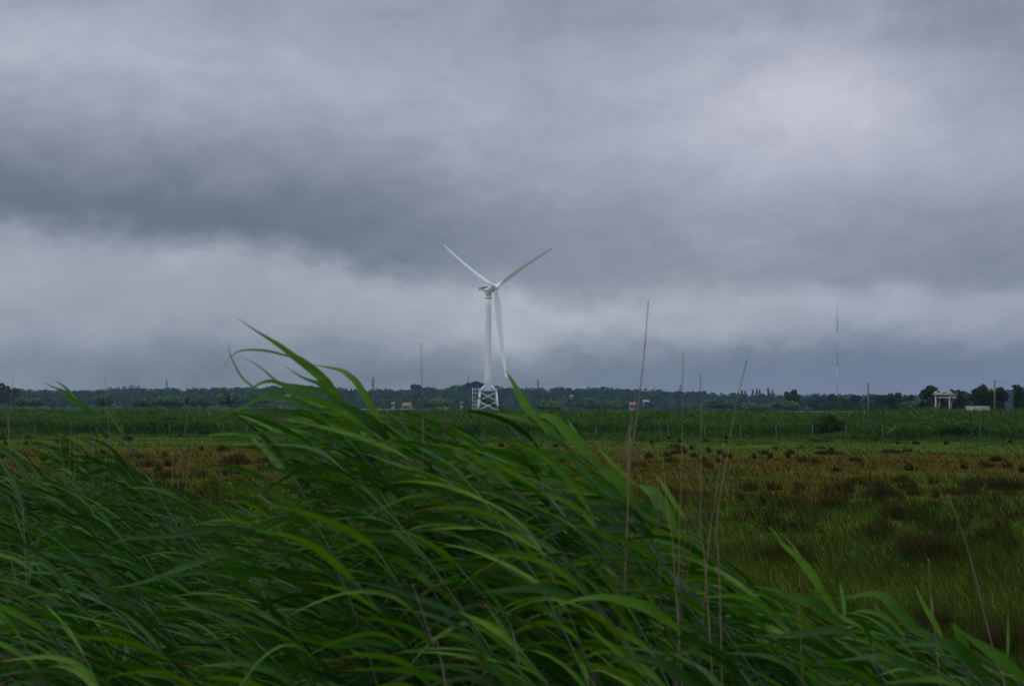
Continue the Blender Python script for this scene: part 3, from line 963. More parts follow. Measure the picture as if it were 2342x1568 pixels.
# lattice base
def legp(sx, sy, z):
    q = (PLZ - z) / PLZ
    s = 6.3 + 2.2 * q
    a = R(4)
    x, y = sx * s, sy * s
    return np.array([x * math.cos(a) - y * math.sin(a), x * math.sin(a) + y * math.cos(a), z])
for sx in (-1, 1):
    for sy in (-1, 1):
        b = MB(); b.bar(legp(sx, sy, -1), legp(sx, sy, PLZ - 0.2), 0.66, 12); b.build('leg', M['jacket_white'], tb, True)
CORN = [(-1, -1), (1, -1), (1, 1), (-1, 1)]
for i in range(4):
    a, c = CORN[i], CORN[(i + 1) % 4]
    for (z0, z1) in ((11.8, 18.8), (4.2, 11.2)):
        for (p, q) in ((a, c), (c, a)):
            b = MB(); b.bar(legp(*p, z0), legp(*q, z1), 0.30, 8); b.build('brace', M['jacket_white'], tb, True)
    b = MB(); b.bar(legp(*a, 1.2), legp(*c, 1.2), 0.36, 8); b.build('brace', M['jacket_white'], tb, True)
pl = MB()
rot = Matrix.Rotation(R(4), 3, 'Z')
V = []
for z in (PLZ - 0.5, PLZ + 0.35):
    for (sx, sy) in CORN:
        V.append(rot @ Vector((sx * 7.2, sy * 7.2, z)))
pl.add(V, [(3, 2, 1, 0), (4, 5, 6, 7), (0, 1, 5, 4), (1, 2, 6, 5), (2, 3, 7, 6), (3, 0, 4, 7)])
pf = pl.build('platform', M['galvanised'], tb)
rl = MB()
for i in range(4):
    a = Vector((*[7.1 * c for c in CORN[i]], 0)); c = Vector((*[7.1 * q for q in CORN[(i + 1) % 4]], 0))
    for z in (PLZ + .9, PLZ + 1.5):
        rl.bar(rot @ (a + Vector((0, 0, z))), rot @ (c + Vector((0, 0, z))), 0.05, 5)
    for q in range(8):
        m = a.lerp(c, q / 8)
        rl.bar(rot @ (m + Vector((0, 0, PLZ + .3))), rot @ (m + Vector((0, 0, PLZ + 1.5))), 0.05, 5)
rl.build('railing', M['jacket_white'], pf)
# sloping struts that carry the tower on the platform corners
for (sx, sy) in CORN:
    d = rot @ Vector((sx, sy, 0)); d.normalize(); sd_ = Vector((-d.y, d.x, 0))
    b = MB()
    p0, p1 = d * 8.9, d * 2.75
    V = []
    for (p, z, hw, dz) in ((p0, PLZ + .9, 0.4, .8), (p1, 24.8, .8, 1.1)):
        for (s1, zz) in ((-1, 0), (1, 0), (1, -dz), (-1, -dz)):
            V.append(p + sd_ * s1 * hw + Vector((0, 0, z + zz)))
    b.add(V, [(0, 1, 2, 3), (4, 7, 6, 5), (0, 4, 5, 1), (1, 5, 6, 2), (2, 6, 7, 3), (3, 7, 4, 0)])
    b.build('strut', M['jacket_white'], tb)
# tower
b = MB()
zz = np.array([PLZ + .2, 30, 45, 60, 75, 88, 94.2]); rr = np.interp(zz, [20, 94], [2.85, 2.12])
b.tube([(0, 0, z) for z in zz], rr, 40)
tw = b.build('tower', M['turbine_white'], tb, True)
for z in (42.0, 66.0):
    b = MB(); r = float(np.interp(z, [20, 94], [2.85, 2.12])) + .012
    b.tube([(0, 0, z - .09), (0, 0, z + .09)], r, 40, False); b.build('flange', M['galvanised'], tw, True)
# yaw collar and neck
b = MB(); b.tube([(0, 0, z) for z in (94.0, 94.25, 94.9, 95.15)], [2.3, 2.75, 2.75, 2.3], 36); b.build('collar', M['turbine_white'], tb, True)
b = MB(); b.tube([(0, 0, z) for z in (95.1, 97.4, 97.6, 98.1, 98.2)], [2.15, 2.2, 2.5, 2.5, 2.2], 36); b.build('yaw_ring', M['turbine_white'], tb, True)
nv = Vector((0.765, -0.645, 0.0)); nv.normalize()
tilt = R(4)
nv = Vector((nv.x * math.cos(tilt), nv.y * math.cos(tilt), math.sin(tilt)))
hv = Vector((0, 0, 1)).cross(nv); hv.normalize()
uv = nv.cross(hv); uv.normalize()
hub = Vector((0, 0, HUBZ)) + nv * 7.6
# nacelle body: lofted box with rounded section along the rotor axis
def loft(name, mat, secs, par, seg=20, pw=3.0):
    b = MB(); V = []
    for (s, hw, zl, zh) in secs:
        for k in range(seg):
            th = 2 * math.pi * k / seg
            ct, st = math.cos(th), math.sin(th)
            a = math.copysign(abs(ct) ** (2 / pw), ct); e = math.copysign(abs(st) ** (2 / pw), st)
            V.append(Vector((0, 0, HUBZ)) + nv * s + hv * a * hw + Vector((0, 0, (zl + zh) / 2 + e * (zh - zl) / 2)))
    b.rings(V, len(secs), seg)
    return b.build(name, mat, par, True)
nac = loft('nacelle', M['turbine_white'], [(-2.9, 1.6, -2.2, 0.2), (-2.6, 2.4, -3.4, 0.9), (-1.2, 2.75, -3.7, 1.4), (1.5, 2.8, -3.5, 1.9), (3.2, 2.7, -2.9, 2.2), (4.0, 2.5, -2.6, 2.3)], tb)
b = MB(); V = []
b.tube([(0, 0, 98.1), (0, 0, 99.0), (0, 0, 100.4), (0, 0, 101.2)], [2.3, 2.7, 3.2, 3.2], 32); b.build('neck', M['turbine_white'], nac, True)
# service deck on the back of the nacelle: pale slab with a red wall round it
def slab(name, mat, s0, s1, hw, z0, z1, par):
    b = MB(); V = []
    for z in (z0, z1):
        for (s, h) in ((s0, -hw), (s1, -hw), (s1, hw), (s0, hw)):
            V.append(Vector((nv.x * s, nv.y * s, 0)) + hv * h + Vector((0, 0, HUBZ + z)))
    b.add(V, [(3, 2, 1, 0), (4, 5, 6, 7), (0, 1, 5, 4), (1, 2, 6, 5), (2, 3, 7, 6), (3, 0, 4, 7)])
    return b.build(name, mat, par)
slab('deck_floor', M['turbine_white'], -8.6, 3.2, 2.7, -0.95, -0.25, nac)
deck = slab('deck_wall', M['deck_red'], -8.5, 1.6, 2.6, -0.25, 1.5, nac)
# the lettering on the red wall reads only as short pale strokes
fr = MB()
L0 = -8.1
side = -hv if (-hv).y < hv.y else hv
for (s0, s1) in ((-8.1, -7.75), (-7.5, -6.6), (-6.3, -6.0), (-5.75, -5.4), (-5.1, -4.75), (-4.5, -4.1)):
    V = []
    for dz in (0.15, 1.2):
        for (s, o_) in ((s0, 2.6), (s1, 2.6), (s1, 2.64), (s0, 2.64)):
            V.append(Vector((nv.x * s, nv.y * s, 0)) + side * o_ + Vector((0, 0, HUBZ + dz)))
    fr.add(V, [(3, 2, 1, 0), (4, 5, 6, 7), (0, 1, 5, 4), (1, 2, 6, 5), (2, 3, 7, 6), (3, 0, 4, 7)])
fr.build('lettering', M['letter_white'], deck)
# direct drive generator ring and hub
b = MB(); b.tube([Vector((0, 0, HUBZ)) + nv * s for s in (3.2, 3.5, 5.0, 5.6)], [2.7, 3.15, 3.15, 2.7], 36); b.build('generator', M['turbine_white'], tb, True)
b = MB(); b.tube([Vector((0, 0, HUBZ)) + nv * s for s in (5.5, 6.0, 7.4, 8.8, 9.6, 9.95)], [2.4, 2.55, 2.6, 2.1, 1.2, 0.15], 32); hb = b.build('hub', M['turbine_white'], tb, True)
# blades
BETA = R(23)
for ang, pre in ((R(271), 4.8), (R(29.6), 9.2), (R(158), 7.0)):
    bd = hv * math.cos(ang) + uv * math.sin(ang)
    tau = nv.cross(bd); tau.normalize()
    # blades turn clockwise seen from the front
    tau = -tau
    b = MB(); V = []; segs = 20; rs = [1.2, 2.6, 4.5, 7, 10, 14, 19, 26, 34, 42, 50, 58, 65, 70, 72.6, 73.6]
    for r in rs:
        q = r / 73.6
        ch = np.interp(r, [0, 3, 5, 9, 14, 20, 40, 60, 70, 73.6], [2.9, 2.9, 3.2, 4.3, 5.1, 5.0, 3.9, 2.9, 2.3, 1.1])
        th_ = np.interp(r, [0, 3, 6, 10, 16, 30, 73.6], [2.9, 2.85, 2.3, 1.6, 1.15, 0.65, 0.1])
        be = BETA + R(8) * (1 - q) - R(3) * q
        nn = nv * math.cos(be) + tau * math.sin(be)
        cd = nn.cross(bd); cd.normalize()
        if cd.dot(tau) < 0: cd = -cd
        cen = hub + bd * r + nv * (0.9 * q + pre * q ** 2.2)
        blend = min(1, max(0, (r - 3) / 7))
        for k in range(segs):
            t_ = 2 * math.pi * k / segs
            xx = math.cos(t_) * ch / 2 - blend * 0.12 * ch
            yy = math.sin(t_) * th_ / 2 * (1 - blend * 0.45 * (1 - math.cos(t_)) / 2 * 1.3)
            V.append(cen + cd * xx + nn * yy)
    b.rings(V, len(rs), segs)
    bl_ = b.build('blade', M['turbine_white'], tb, True)
    k_ = MB(); k_.tube([hub + bd * 1.0, hub + bd * 1.9], 1.6, 24); k_.build('root_collar', M['turbine_white'], bl_, True)

# stair tower beside the turbine
sp = colx(1091.5 - 2, TYd); S = 2.3
st = thing('stair_tower', 'pale scaffold stair tower standing left of the turbine base', 'stair tower', (sp[0] - 0.8, TYd - 1, 0))
for (sx, sy) in CORN:
    b = MB(); b.bar((sx * S, sy * S, 0), (sx * S, sy * S, 22.4), 0.16 if sx < 0 else 0.1, 8); b.build('post', M['jacket_white'] if sx < 0 else M['galvanised'], st)
for i, z in enumerate(np.arange(2.2, 21, 3.05)):
    b = MB(); b.box((-S, -S, z), (S, S, z + .16)); ld = b.build('landing', M['galvanised'], st)
    r = MB()
    for i2 in range(4):
        a, c = CORN[i2], CORN[(i2 + 1) % 4]
        for dz in (.6, 1.15):
            r.bar((a[0] * S, a[1] * S, z + dz), (c[0] * S, c[1] * S, z + dz), .05, 5)
    r.build('railing', M['galvanised'], ld)
    f = MB(); s = 1 if i % 2 else -1
    f.bar((-s * 1.6, -0.6, z - 2.8), (s * 1.6, -0.6, z + .1), .16, 6); f.bar((-s * 1.6, .4, z - 2.8), (s * 1.6, .4, z + .1), .16, 6)
    f.build('stair_flight', M['jacket_white'], st)
    f = MB(); f.box((-0.9, -S - .04, z + .15), (0.9, -S + .04, z + .75)); f.build('guard_panel', M['jacket_white'], st)
b = MB(); b.box((S, -.7, PLZ - .3), (5.2, .7, PLZ)); b.box((S, -.75, PLZ + .9), (5.2, -.68, PLZ + 1.0)); b.build('footbridge', M['galvanised'], st)
b = MB(); b.bar((3.4, 0, 0), (4.2, 0, PLZ - .3), .18, 8); b.build('post', M['jacket_white'], st)


# ------------------------------------------------------------------ masts and pylons
def lattice(name, label, cat, x, ytop, Y, zb, wb, wt, arms, r, mat, group=None, lean=0.0, rz=0.5):
    c = colx(x, Y); top = CAMZ + (hy(x) - ytop) * Y / FPX - zb
    t = thing(name, label, cat, (c[0], Y, zb), group, rz)
    t.rotation_euler = (0, lean, rz if not lean else 0)
    n = 9
    def P(s, z):
        wz = wb + (wt - wb) * min(1, z / top / 0.95)
        return (s[0] * wz / 2, s[1] * wz / 2, z)
    for s in CORN:
        b = MB(); b.bar(P(s, 0), P(s, top), r, 5); b.build('leg', mat, t)
    b = MB()
    for i in range(n):
        z0, z1 = top * i / n, top * (i + 1) / n
        for k in range(4):
            a, d = CORN[k], CORN[(k + 1) % 4]
            b.bar(P(a, z0), P(d, z1), r * .6, 4); b.bar(P(d, z0), P(a, z1), r * .6, 4); b.bar(P(a, z1), P(d, z1), r * .6, 4)
    b.build('bracing', mat, t)
    for (q, hl) in arms:
        b = MB()
        for s in (-1, 1):
            b.bar((0, 0, top * q + .4 * hl / 4), (s * hl, 0, top * q), r * .8, 4); b.bar((0, 0, top * q - hl * .18), (s * hl, 0, top * q), r * .8, 4)
        b.build('crossarm', mat, t)
    return t


ARM = [(0.72, 4.5), (0.83, 5.5), (0.93, 4.0)]
lattice('pylon', 'electricity pylon standing above the left hills', 'pylon', 380, 867.5, 2900, 8, 6, 1.2, ARM, .30, M['steel_far'], 'pylons behind the hills')
lattice('pylon', 'tallest pylon between the arching reed and the tan stalk', 'pylon', 852.5, 861, 2900, 8, 7, 1.2, ARM, .34, M['steel_far'], 'pylons behind the hills')
lattice('pylon', 'slim pylon right of the turbine blade tip', 'pylon', 1230, 866.5, 2900, 8, 7, 1.2, ARM, .28, M['steel_far'], 'pylons behind the hills')
lattice('pylon', 'faint pylon hidden behind the second tall tan stalk', 'pylon', 1556, 878, 2900, 6, 6, 1.2, ARM, .28, M['steel_far'], 'pylons behind the hills')
lattice('lattice_mast', 'thin lattice mast with short arms among the trees at right', 'mast', 1986, 874.5, 1000, 0, 1.3, .5, [(.55, 1.0), (.68, 1.1), (.8, 1.1), (.9, 1.0), (.97, .9)], .11, M['steel_far'])
lattice('leaning_mast', 'slender slightly leaning mast left of the turbine base', 'mast', 1066, 859, 2650, 8, 2.2, 1.2, [], .36, M['steel_far'], None, lean=R(4))

# tall guyed mast in red and white bands
Y = 1400.0; c = colx(1915.5, Y); top = CAMZ + (hy(1915) - 684) * Y / FPX
t = thing('radio_mast', 'very tall thin red and white banded radio mast', 'mast', (c[0], Y, 0))
nb = 7
for i in range(nb):
    z0, z1 = top * i / nb, top * (i + 1) / nb
    b = MB()
    tri = [(0.42 * math.cos(a), 0.42 * math.sin(a)) for a in (0.3, 2.4, 4.5)]
    for k in range(3):
        b.bar((*tri[k], z0), (*tri[k], z1), .07, 5)
        for q in range(8):
            za, zc = z0 + (z1 - z0) * q / 8, z0 + (z1 - z0) * (q + 1) / 8
            b.bar((*tri[k], za), (*tri[(k + 1) % 3], zc), .03, 4)
    b.build('mast_section', M['mast_white'] if i % 2 == 0 else M['mast_red'], t)
for a in (0.3, 2.4, 4.5):
    b = MB()
    for z in (top * .45, top * .9):
        b.bar((0, 0, z), (math.cos(a) * 60, math.sin(a) * 60, 0), .02, 3)
    b.build('guy_wire', M['steel_far'], t)

# ------------------------------------------------------------------ lifting gantry
Y = 450.0; k = Y / FPX
c = colx(2158.5, Y); H_ = CAMZ + (hy(2158) - 899.5) * k
t = thing('lifting_gantry', 'rust streaked white steel lifting gantry above the reeds', 'gantry', c)
hw = 18.5 * k - .35
for (x, y, m) in ((-hw - .35, 0, 'gantry_paint'), (-hw + .12, .7, 'rust'), (hw - .38, 0, 'gantry_paint'), (hw + .38, 1.2, 'gantry_paint'), (hw, .9, 'rust')):
    b = MB(); b.box((x - .16, y - .16, 0), (x + .16, y + .16, H_ - .5)); b.build('leg', M[m], t)
b = MB(); b.box((-hw - .75, -.3, H_ - .5), (hw + .6, 1.5, H_)); bm = b.build('top_beam', M['gantry_paint'], t)
b = MB(); b.box((-hw + .5, -.1, H_ - 1.45), (hw + 1.5, 1.3, H_ - .95)); b.build('lower_beam', M['gantry_paint'], t)
for q in range(7):
    x = -hw + .7 + q * (2 * hw - 1.0) / 6
    b = MB(); b.box((x - .09, -.05, H_ - .97), (x + .09, .1, H_ - .48)); b.build('hanger', M['rust'], t)
for (x0, x1, z1, m) in ((-hw - .5, -hw + .35, .55, 'cream'), (-hw + .5, -hw + 1.5, .28, 'cream'), (-.55, -.1, .55, 'cream'), (0.0, .8, .42, 'rust'), (.9, 1.5, .3, 'cream'), (hw - .45, hw + .45, .6, 'cream')):
    b = MB(); b.box((x0, .1, H_ + .002), (x1, 1.1, H_ + z1)); b.build('winch_box', M[m], bm)
b = MB(); b.box((-hw + .3, .5, H_ + .12), (hw - .45, .65, H_ + .27)); b.build('drive_shaft', M['cream'], bm)
x0, x1, zf = hw + .6, hw + 1.75, H_ - 1.4
b = MB(); b.box((x0, -.6, zf - .1), (x1, 1.6, zf)); wk = b.build('walkway', M['galvanised'], t)
r = MB()
for yy in (-.6, 1.6):
    for xx in (x0, (x0 + x1) / 2, x1):
        r.bar((xx, yy, zf), (xx, yy, zf + 1.5), .045, 5)
    for z in (.5, 1.0, 1.5):
        r.bar((x0, yy, zf + z), (x1, yy, zf + z), .045, 5)
for z in (.5, 1.0, 1.5):
    r.bar((x1, -.6, zf + z), (x1, 1.6, zf + z), .045, 5)
r.build('railing', M['gantry_paint'], wk)
for (a, e) in (((-hw - .5, 0, H_ - 3.5), (-hw - 1.3, 0, 0)), ((-hw + 1.0, .6, H_ - 1.4), (-hw + .6, .6, 0.5))):
    b = MB(); b.bar(a, e, .12, 6); b.build('brace', M['gantry_paint'], t)
b = MB(); b.bar((hw + .5, 1.2, H_ - 3.4), (hw + 1.2, 1.2, H_ - 1.5), .08, 6); b.build('brace', M['gantry_paint'], t)

# low white shed
Y = 385.0; k = Y / FPX; c = colx(2241, Y); H_ = CAMZ + (hy(2241) - 928.2) * k; wd = 46 * k / 2
t = thing('white_shed', 'low white flat roofed shed half hidden by the reeds', 'shed', c)
b = MB(); b.box((-wd, 0, 0), (wd - .05, 3.4, H_ - .18)); b.build('wall', M['shed_white'], t)
b = MB(); b.box((-wd - .12, -.12, H_ - .178), (wd + .05, 3.5, H_)); b.build('roof', M['shed_white'], t)
b = MB(); b.box((.4, -.03, 0), (1.4, .02, 2.1)); b.build('door', M['galvanised'], t)

# utility pole and its wire
Y = 300.0; k = Y / FPX; c = colx(2275.5, Y); H_ = CAMZ + (hy(2275) - 867.5) * k
t = thing('utility_pole', 'brown wooden utility pole with one short side arm', 'utility pole', c)
b = MB(); b.tube([(0, 0, -.3), (-.02, 0, H_ * .5), (0, 0, H_)], [.17, .145, .12], 10); b.build('pole', M['pole_wood'], t, True)
b = MB(); b.box((.1, -.05, H_ - .62), (.52, .05, H_ - .5)); am = b.build('arm', M['pole_wood'], t)
b = MB(); b.tube([(.48, 0, H_ - .52), (.48, 0, H_ - .42), (.48, 0, H_ - .3)], [.04, .08, .03], 8); b.build('insulator', M['galvanised'], am)
b = MB()
A0 = np.array([c[0] + .48, Y, H_ - .32]); A1 = np.array([at(2400, 893, 330)[0], 330, at(2400, 893, 330)[2]])
pts = [A0 + (A1 - A0) * q + np.array([0, 0, -1.0 * q * (1 - q)]) for q in np.linspace(0, 1, 16)]
b.tube(pts, .022, 5)
tag(b.build('overhead_wire', M['wire']), 'dark overhead wire sagging from the utility pole to the right', 'wire')
c1 = np.array([A1[0], 330, 0])
t = thing('utility_pole', 'second wooden utility pole beyond the right hand tree', 'utility pole', c1)
b = MB(); b.tube([(0, 0, -.3), (0, 0, A1[2] + .3)], [.17, .12], 10); b.build('pole', M['pole_wood'], t, True)

# thin pale rails above the reeds
for (x0, x1, y0, y1, Y, lab) in ((1782, 1995, 941, 941.5, 250, 'long thin pale pipe rail over the reeds by the dark bush'), (782, 960, 935, 935.8, 255, 'thin pale pipe rail behind the bending reed leaves')):
    a, e = at(x0, y0, Y), at(x1, y1, Y)
    t = thing('pipe_rail', lab, 'rail', (*a[:2], 0), 'thin pale rails above the reed bed')
    b = MB(); b.bar((0, 0, a[2]), tuple(e - np.array([a[0], a[1], 0])), .03, 6); b.build('rail', M['galvanised'], t)
    for q in range(6):
        m = a + (e - a) * (q + .5) / 6 - np.array([a[0], a[1], 0])
        b = MB(); b.bar((m[0], m[1], 0), tuple(m), .03, 6); b.build('post', M['galvanised'], t)

# ------------------------------------------------------------------ fence posts
FP = [(82, 969, 986, 'weathered fence post nearest the left edge of the meadow'), (279, 970, 988, 'grey fence post left of the dark rounded bush'), (388, 969, 990, 'fence post standing in front of the dark rounded bush'),
      (478, 969, 986, 'pale fence post right of the dark rounded bush'), (565, 971, 986, 'short fence post left of the tallest reed'), (1363, 974, 988, 'thin pale fence post left of the tall tan stalks'),
      (1530, 974, 993, 'whitish fence post between two tall tan stalks'), (1612, 974, 993, 'dull fence post right of the straight tan stalk'), (1693, 973, 995, 'whitish fence post right of the leaning tan stalk'),
      (1775.5, 973, 997, 'tallest fence post in the middle of the right meadow edge'), (1858, 972, 993, 'thick fence post at the left foot of the tall dark bush'), (1933.5, 973, 993, 'fence post right of the tall dark bush'),
      (2018, 972, 994, 'fence post left of the pale fallen branch'), (2222, 969, 981, 'short tan fence post beside the tall right post'), (2242, 969, 991, 'tall fence post below the white shed'), (2300, 970, 984, 'faint fence post nearest the right edge')]
for (x, y0, y1, lab) in FP:
    Y = 183.0 - (y1 - 985) * 1.2; k = Y / FPX
    c = colx(x, Y); h = CAMZ + (hy(x) - y0) * k
    t0 = float(ground_z(c[0], Y))
    b = MB(); r = .055
    b.tube([(0, 0, t0 - .2), (rng.normal(0, .015), 0, h * .5), (rng.normal(0, .03), rng.normal(0, .03), h - .06), (0, 0, h)], [r, r * .95, r * .9, r * .5], 8)
    o = b.build('fence_post', M['wood_post'], None, False, (c[0], Y, 0))
    tag(o, lab, 'fence post', 'fence posts along the meadow edge')
a, e = at(2031, 986, 180), at(2047, 976, 182)
b = MB(); b.tube([a, (a + e) / 2 + np.array([0, 0, -.12]), e], [.035, .035, .03], 7); b.bar((a + e) / 2 + np.array([0, 0, -.1]), at(2031, 977, 181), .03, 5); b.bar(e, at(2046.5, 972, 182), .04, 6); b.bar(a, at(2030, 992, 180), .05, 6)
tag(b.build('fallen_branch', M['pale_log']), 'pale bent fallen branch at the fence between posts', 'branch')

# bird
b = MB(); q = at(612, 764, 260)
b.tube([q + np.array([-.10, 0, 0]), q, q + np.array([.12, 0, .01])], [.012, .04, .015], 8)
bo = b.build('bird', M['bird_dark'], None, True); tag(bo, 'tiny dark bird flying above the tallest reed', 'bird')
for s in (-1, 1):
    wgm = MB(); V = [q + np.array(p) for p in ((-.03, 0, .01), (.04, 0, .01), (.02, s * .16, .07), (-.03, s * .15, .07), (-.03, 0, .02), (.04, 0, .02), (.02, s * .16, .076), (-.03, s * .15, .076))]
    wgm.add(V, [(3, 2, 1, 0), (4, 5, 6, 7), (0, 1, 5, 4), (1, 2, 6, 5), (2, 3, 7, 6), (3, 0, 4, 7)]); wgm.build('wing', M['bird_dark'], bo)

# ------------------------------------------------------------------ foreground reeds
def catmull(P, n):
    P = np.asarray(P, float)
    Q = np.vstack([2 * P[0] - P[1], P, 2 * P[-1] - P[-2]])
    m = len(P) - 1
    out_ = []
    for t in np.linspace(0, m - 1e-6, n):
        i = int(t); f = t - i
        p0, p1, p2, p3 = Q[i], Q[i + 1], Q[i + 2], Q[i + 3]
        out_.append(0.5 * ((2 * p1) + (p2 - p0) * f + (2 * p0 - 5 * p1 + 4 * p2 - p3) * f * f + (3 * p1 - p0 - 3 * p2 + p3) * f ** 3))
    return np.array(out_)


def leaf_strip(C, side, half, fold):
    """C (n,3) centre line, side (n,3) unit, half (n) half widths -> verts (n*3) and quads"""
    t = np.gradient(C, axis=0); t /= np.linalg.norm(t, axis=1)[:, None] + 1e-9
    nrm = np.cross(t, side)
    a = C - side * half[:, None] + nrm * (half * fold)[:, None]
    b = C + side * half[:, None] + nrm * (half * fold)[:, None]
    V = np.stack([a, C, b], 1).reshape(-1, 3)
    n = len(C)
    i = np.arange(n - 1)[:, None] * 3
    F = np.vstack([i + np.array([[0, 1, 4, 3]]), i + np.array([[1, 2, 5, 4]])])
    return V, F


def wprofile(s, wmax, peak=0.3):
    return wmax * 0.5 * np.where(s < peak, 0.35 + 0.65 * np.sin(np.clip(s / peak, 0, 1) * math.pi / 2), np.clip(1 - ((s - peak) / (1 - peak)) ** 1.35, 0.012, 1))


def rot_about(v, axis, ang):
    c, s = np.cos(ang)[:, None], np.sin(ang)[:, None]
    return v * c + np.cross(axis, v) * s + axis * (np.sum(axis * v, 1)[:, None]) * (1 - c)


WINDL = np.array([-1.0, 0.05, 0.0])


def free_leaf(base, t0, ln, wmax, up_end, yaw, roll0, roll1, n=11):
    """leaf leaving the stem along t0 and streaming downwind"""
    wd = np.array([-math.cos(yaw), math.sin(yaw), up_end]); wd /= np.linalg.norm(wd)
    pts = [base]; d = t0.copy(); bl = rng.uniform(.10, .26); gr = rng.uniform(.03, .12)
    ph = rng.uniform(0, 6.28); am = rng.uniform(0.0, 0.16)
    for i in range(n - 1):
        q = i / (n - 1)
        d = d * (1 - bl) + wd * bl
        d = d + np.array([0, 0, -gr * q * 1.6])
        dd = d + np.array([0, 0, am * math.sin(ph + q * 5)])
        dd /= np.linalg.norm(dd)
        pts.append(pts[-1] + dd * ln / (n - 1))
    C = np.array(pts)
    t = np.gradient(C, axis=0); t /= np.linalg.norm(t, axis=1)[:, None]
    ref = np.tile([0.0, 1.0, 0.0], (n, 1))
    side = np.cross(t, ref); side /= np.linalg.norm(side, axis=1)[:, None] + 1e-9     # vertical-ish: broad side to the viewer
    s = np.linspace(0, 1, n)
    side = rot_about(side, t, roll0 + (roll1 - roll0) * s)
    return leaf_strip(C, side, wprofile(s, wmax, rng.uniform(.22, .38)), rng.uniform(.1, .35))


def stem_curve(tip, root_z, th0, th1, yaw, n=14):
    s = np.linspace(0, 1, n)
    th = th0 + (th1 - th0) * s ** 1.5
    dz = np.cos(th); dx = np.sin(th)
    z = np.concatenate([[0], np.cumsum((dz[1:] + dz[:-1]) / 2)]); x = np.concatenate([[0], np.cumsum((dx[1:] + dx[:-1]) / 2)])
    k = (tip[2] - root_z) / z[-1]
    C = np.stack([-math.cos(yaw) * x * k, math.sin(yaw) * x * k, z * k], -1)
    return C + (tip - C[-1])


def grow(tip, scale=1.0, lean=None, tmax=.84):
    """stem + leaves arrays of one reed whose last leaf base is at tip"""
    yaw = rng.normal(0.0, 0.4)
    th1 = rng.normal(R(48), R(13)) if lean is None else lean
    C = stem_curve(tip, float(bank(tip[1])) - 0.02, R(6), th1, yaw)
    T = np.gradient(C, axis=0); T /= np.linalg.norm(T, axis=1)[:, None]
    length = np.sum(np.linalg.norm(np.diff(C, axis=0), axis=1))
    nl = int(rng.integers(9, 14))
    Vs, Fs, Ts, off = [], [], [], 0
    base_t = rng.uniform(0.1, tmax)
    sgn = 1
    for i in range(nl):
        dist = 0.02 + (i / nl) ** 1.05 * 1.25 * scale            # metres below the tip
        s = max(0.15, 1 - dist / length)
        f = s * (len(C) - 1); j = min(int(f), len(C) - 2); f -= j
        p = C[j] * (1 - f) + C[j + 1] * f
        t = T[j] * (1 - f) + T[j + 1] * f
        sgn = -sgn
        out_dir = np.array([rng.normal(-.2, .25), sgn * rng.uniform(0.15, 0.7), rng.uniform(-.15, .35)])
        t0 = t + out_dir * (0.25 if i == 0 else 0.6); t0 /= np.linalg.norm(t0)
        ln = scale * (rng.uniform(.24, .40) if i < 2 else rng.uniform(.28, .54))
        wm = scale * rng.uniform(.011, .026)
        up = rng.uniform(.0, .6) if i < 2 else (rng.normal(.12, .40) if tip[1] > 7.5 else rng.normal(-0.05, .42))
        r0 = rng.normal(0, .75); r1 = r0 + rng.normal(0, .8)
        V, F = free_leaf(p, t0, ln, wm, up, yaw + sgn * rng.uniform(0, .5), r0, r1)
        Vs.append(V); Fs.append(F + off); off += len(V)
        tt = np.clip(base_t + rng.normal(0, .15), 0, .96)
        if rng.random() < .004: tt = 1.0
        Tv = np.full((len(V) // 3, 3), tt)
        Tv[:, 1] = np.minimum(tt + .14, max(tt, .96))            # paler midrib
        if rng.random() < .3: Tv[-int(rng.integers(1, 4)):] = 1.0    # dry tip
        Ts.append(Tv.ravel())
    return C, np.vstack(Vs), np.vstack(Fs), np.concatenate(Ts)


PROF = [(-400, 1000), (-100, 1010), (0, 1022), (100, 1022), (160, 1000), (220, 988), (270, 1010), (330, 1060), (400, 1108), (500, 1150), (560, 1150), (610, 1080), (680, 1010), (760, 930), (850, 950), (900, 1000), (980, 1005), (1080, 1005), (1150, 975), (1230, 980),
        (1320, 1020), (1400, 1088), (1470, 1150), (1540, 1205), (1620, 1255), (1700, 1310), (1800, 1360), (1900, 1400), (2000, 1430), (2100, 1455), (2250, 1505), (2342, 1545), (2600, 1640)]
PX = np.array([p[0] for p in PROF], float); PY = np.array([p[1] for p in PROF], float)


def depth_for(x, y, below):
    """far reeds stand at left, near ones at right and low in the view"""
    if x < 560:
        d = rng.uniform(8.0, 12.0) - below / 95.0
        return max(4.6, d)
    d = rng.uniform(5.0, 7.6) - below / 260.0
    return max(4.1, d)


def new_reed(C, V, F, T, label, group):
    root = C[0].copy()
    t = thing('reed', label, 'reed', root, group)
    b = MB(); b.tube(C - root, np.linspace(.0042, .0017, len(C)), 6)
    b.build('stem', M['reed_stem'], t, True)
    link('leaves', mesh_data('leaves', V - root, [F], M['reed_leaf'], T, smooth=True), t)
    return t


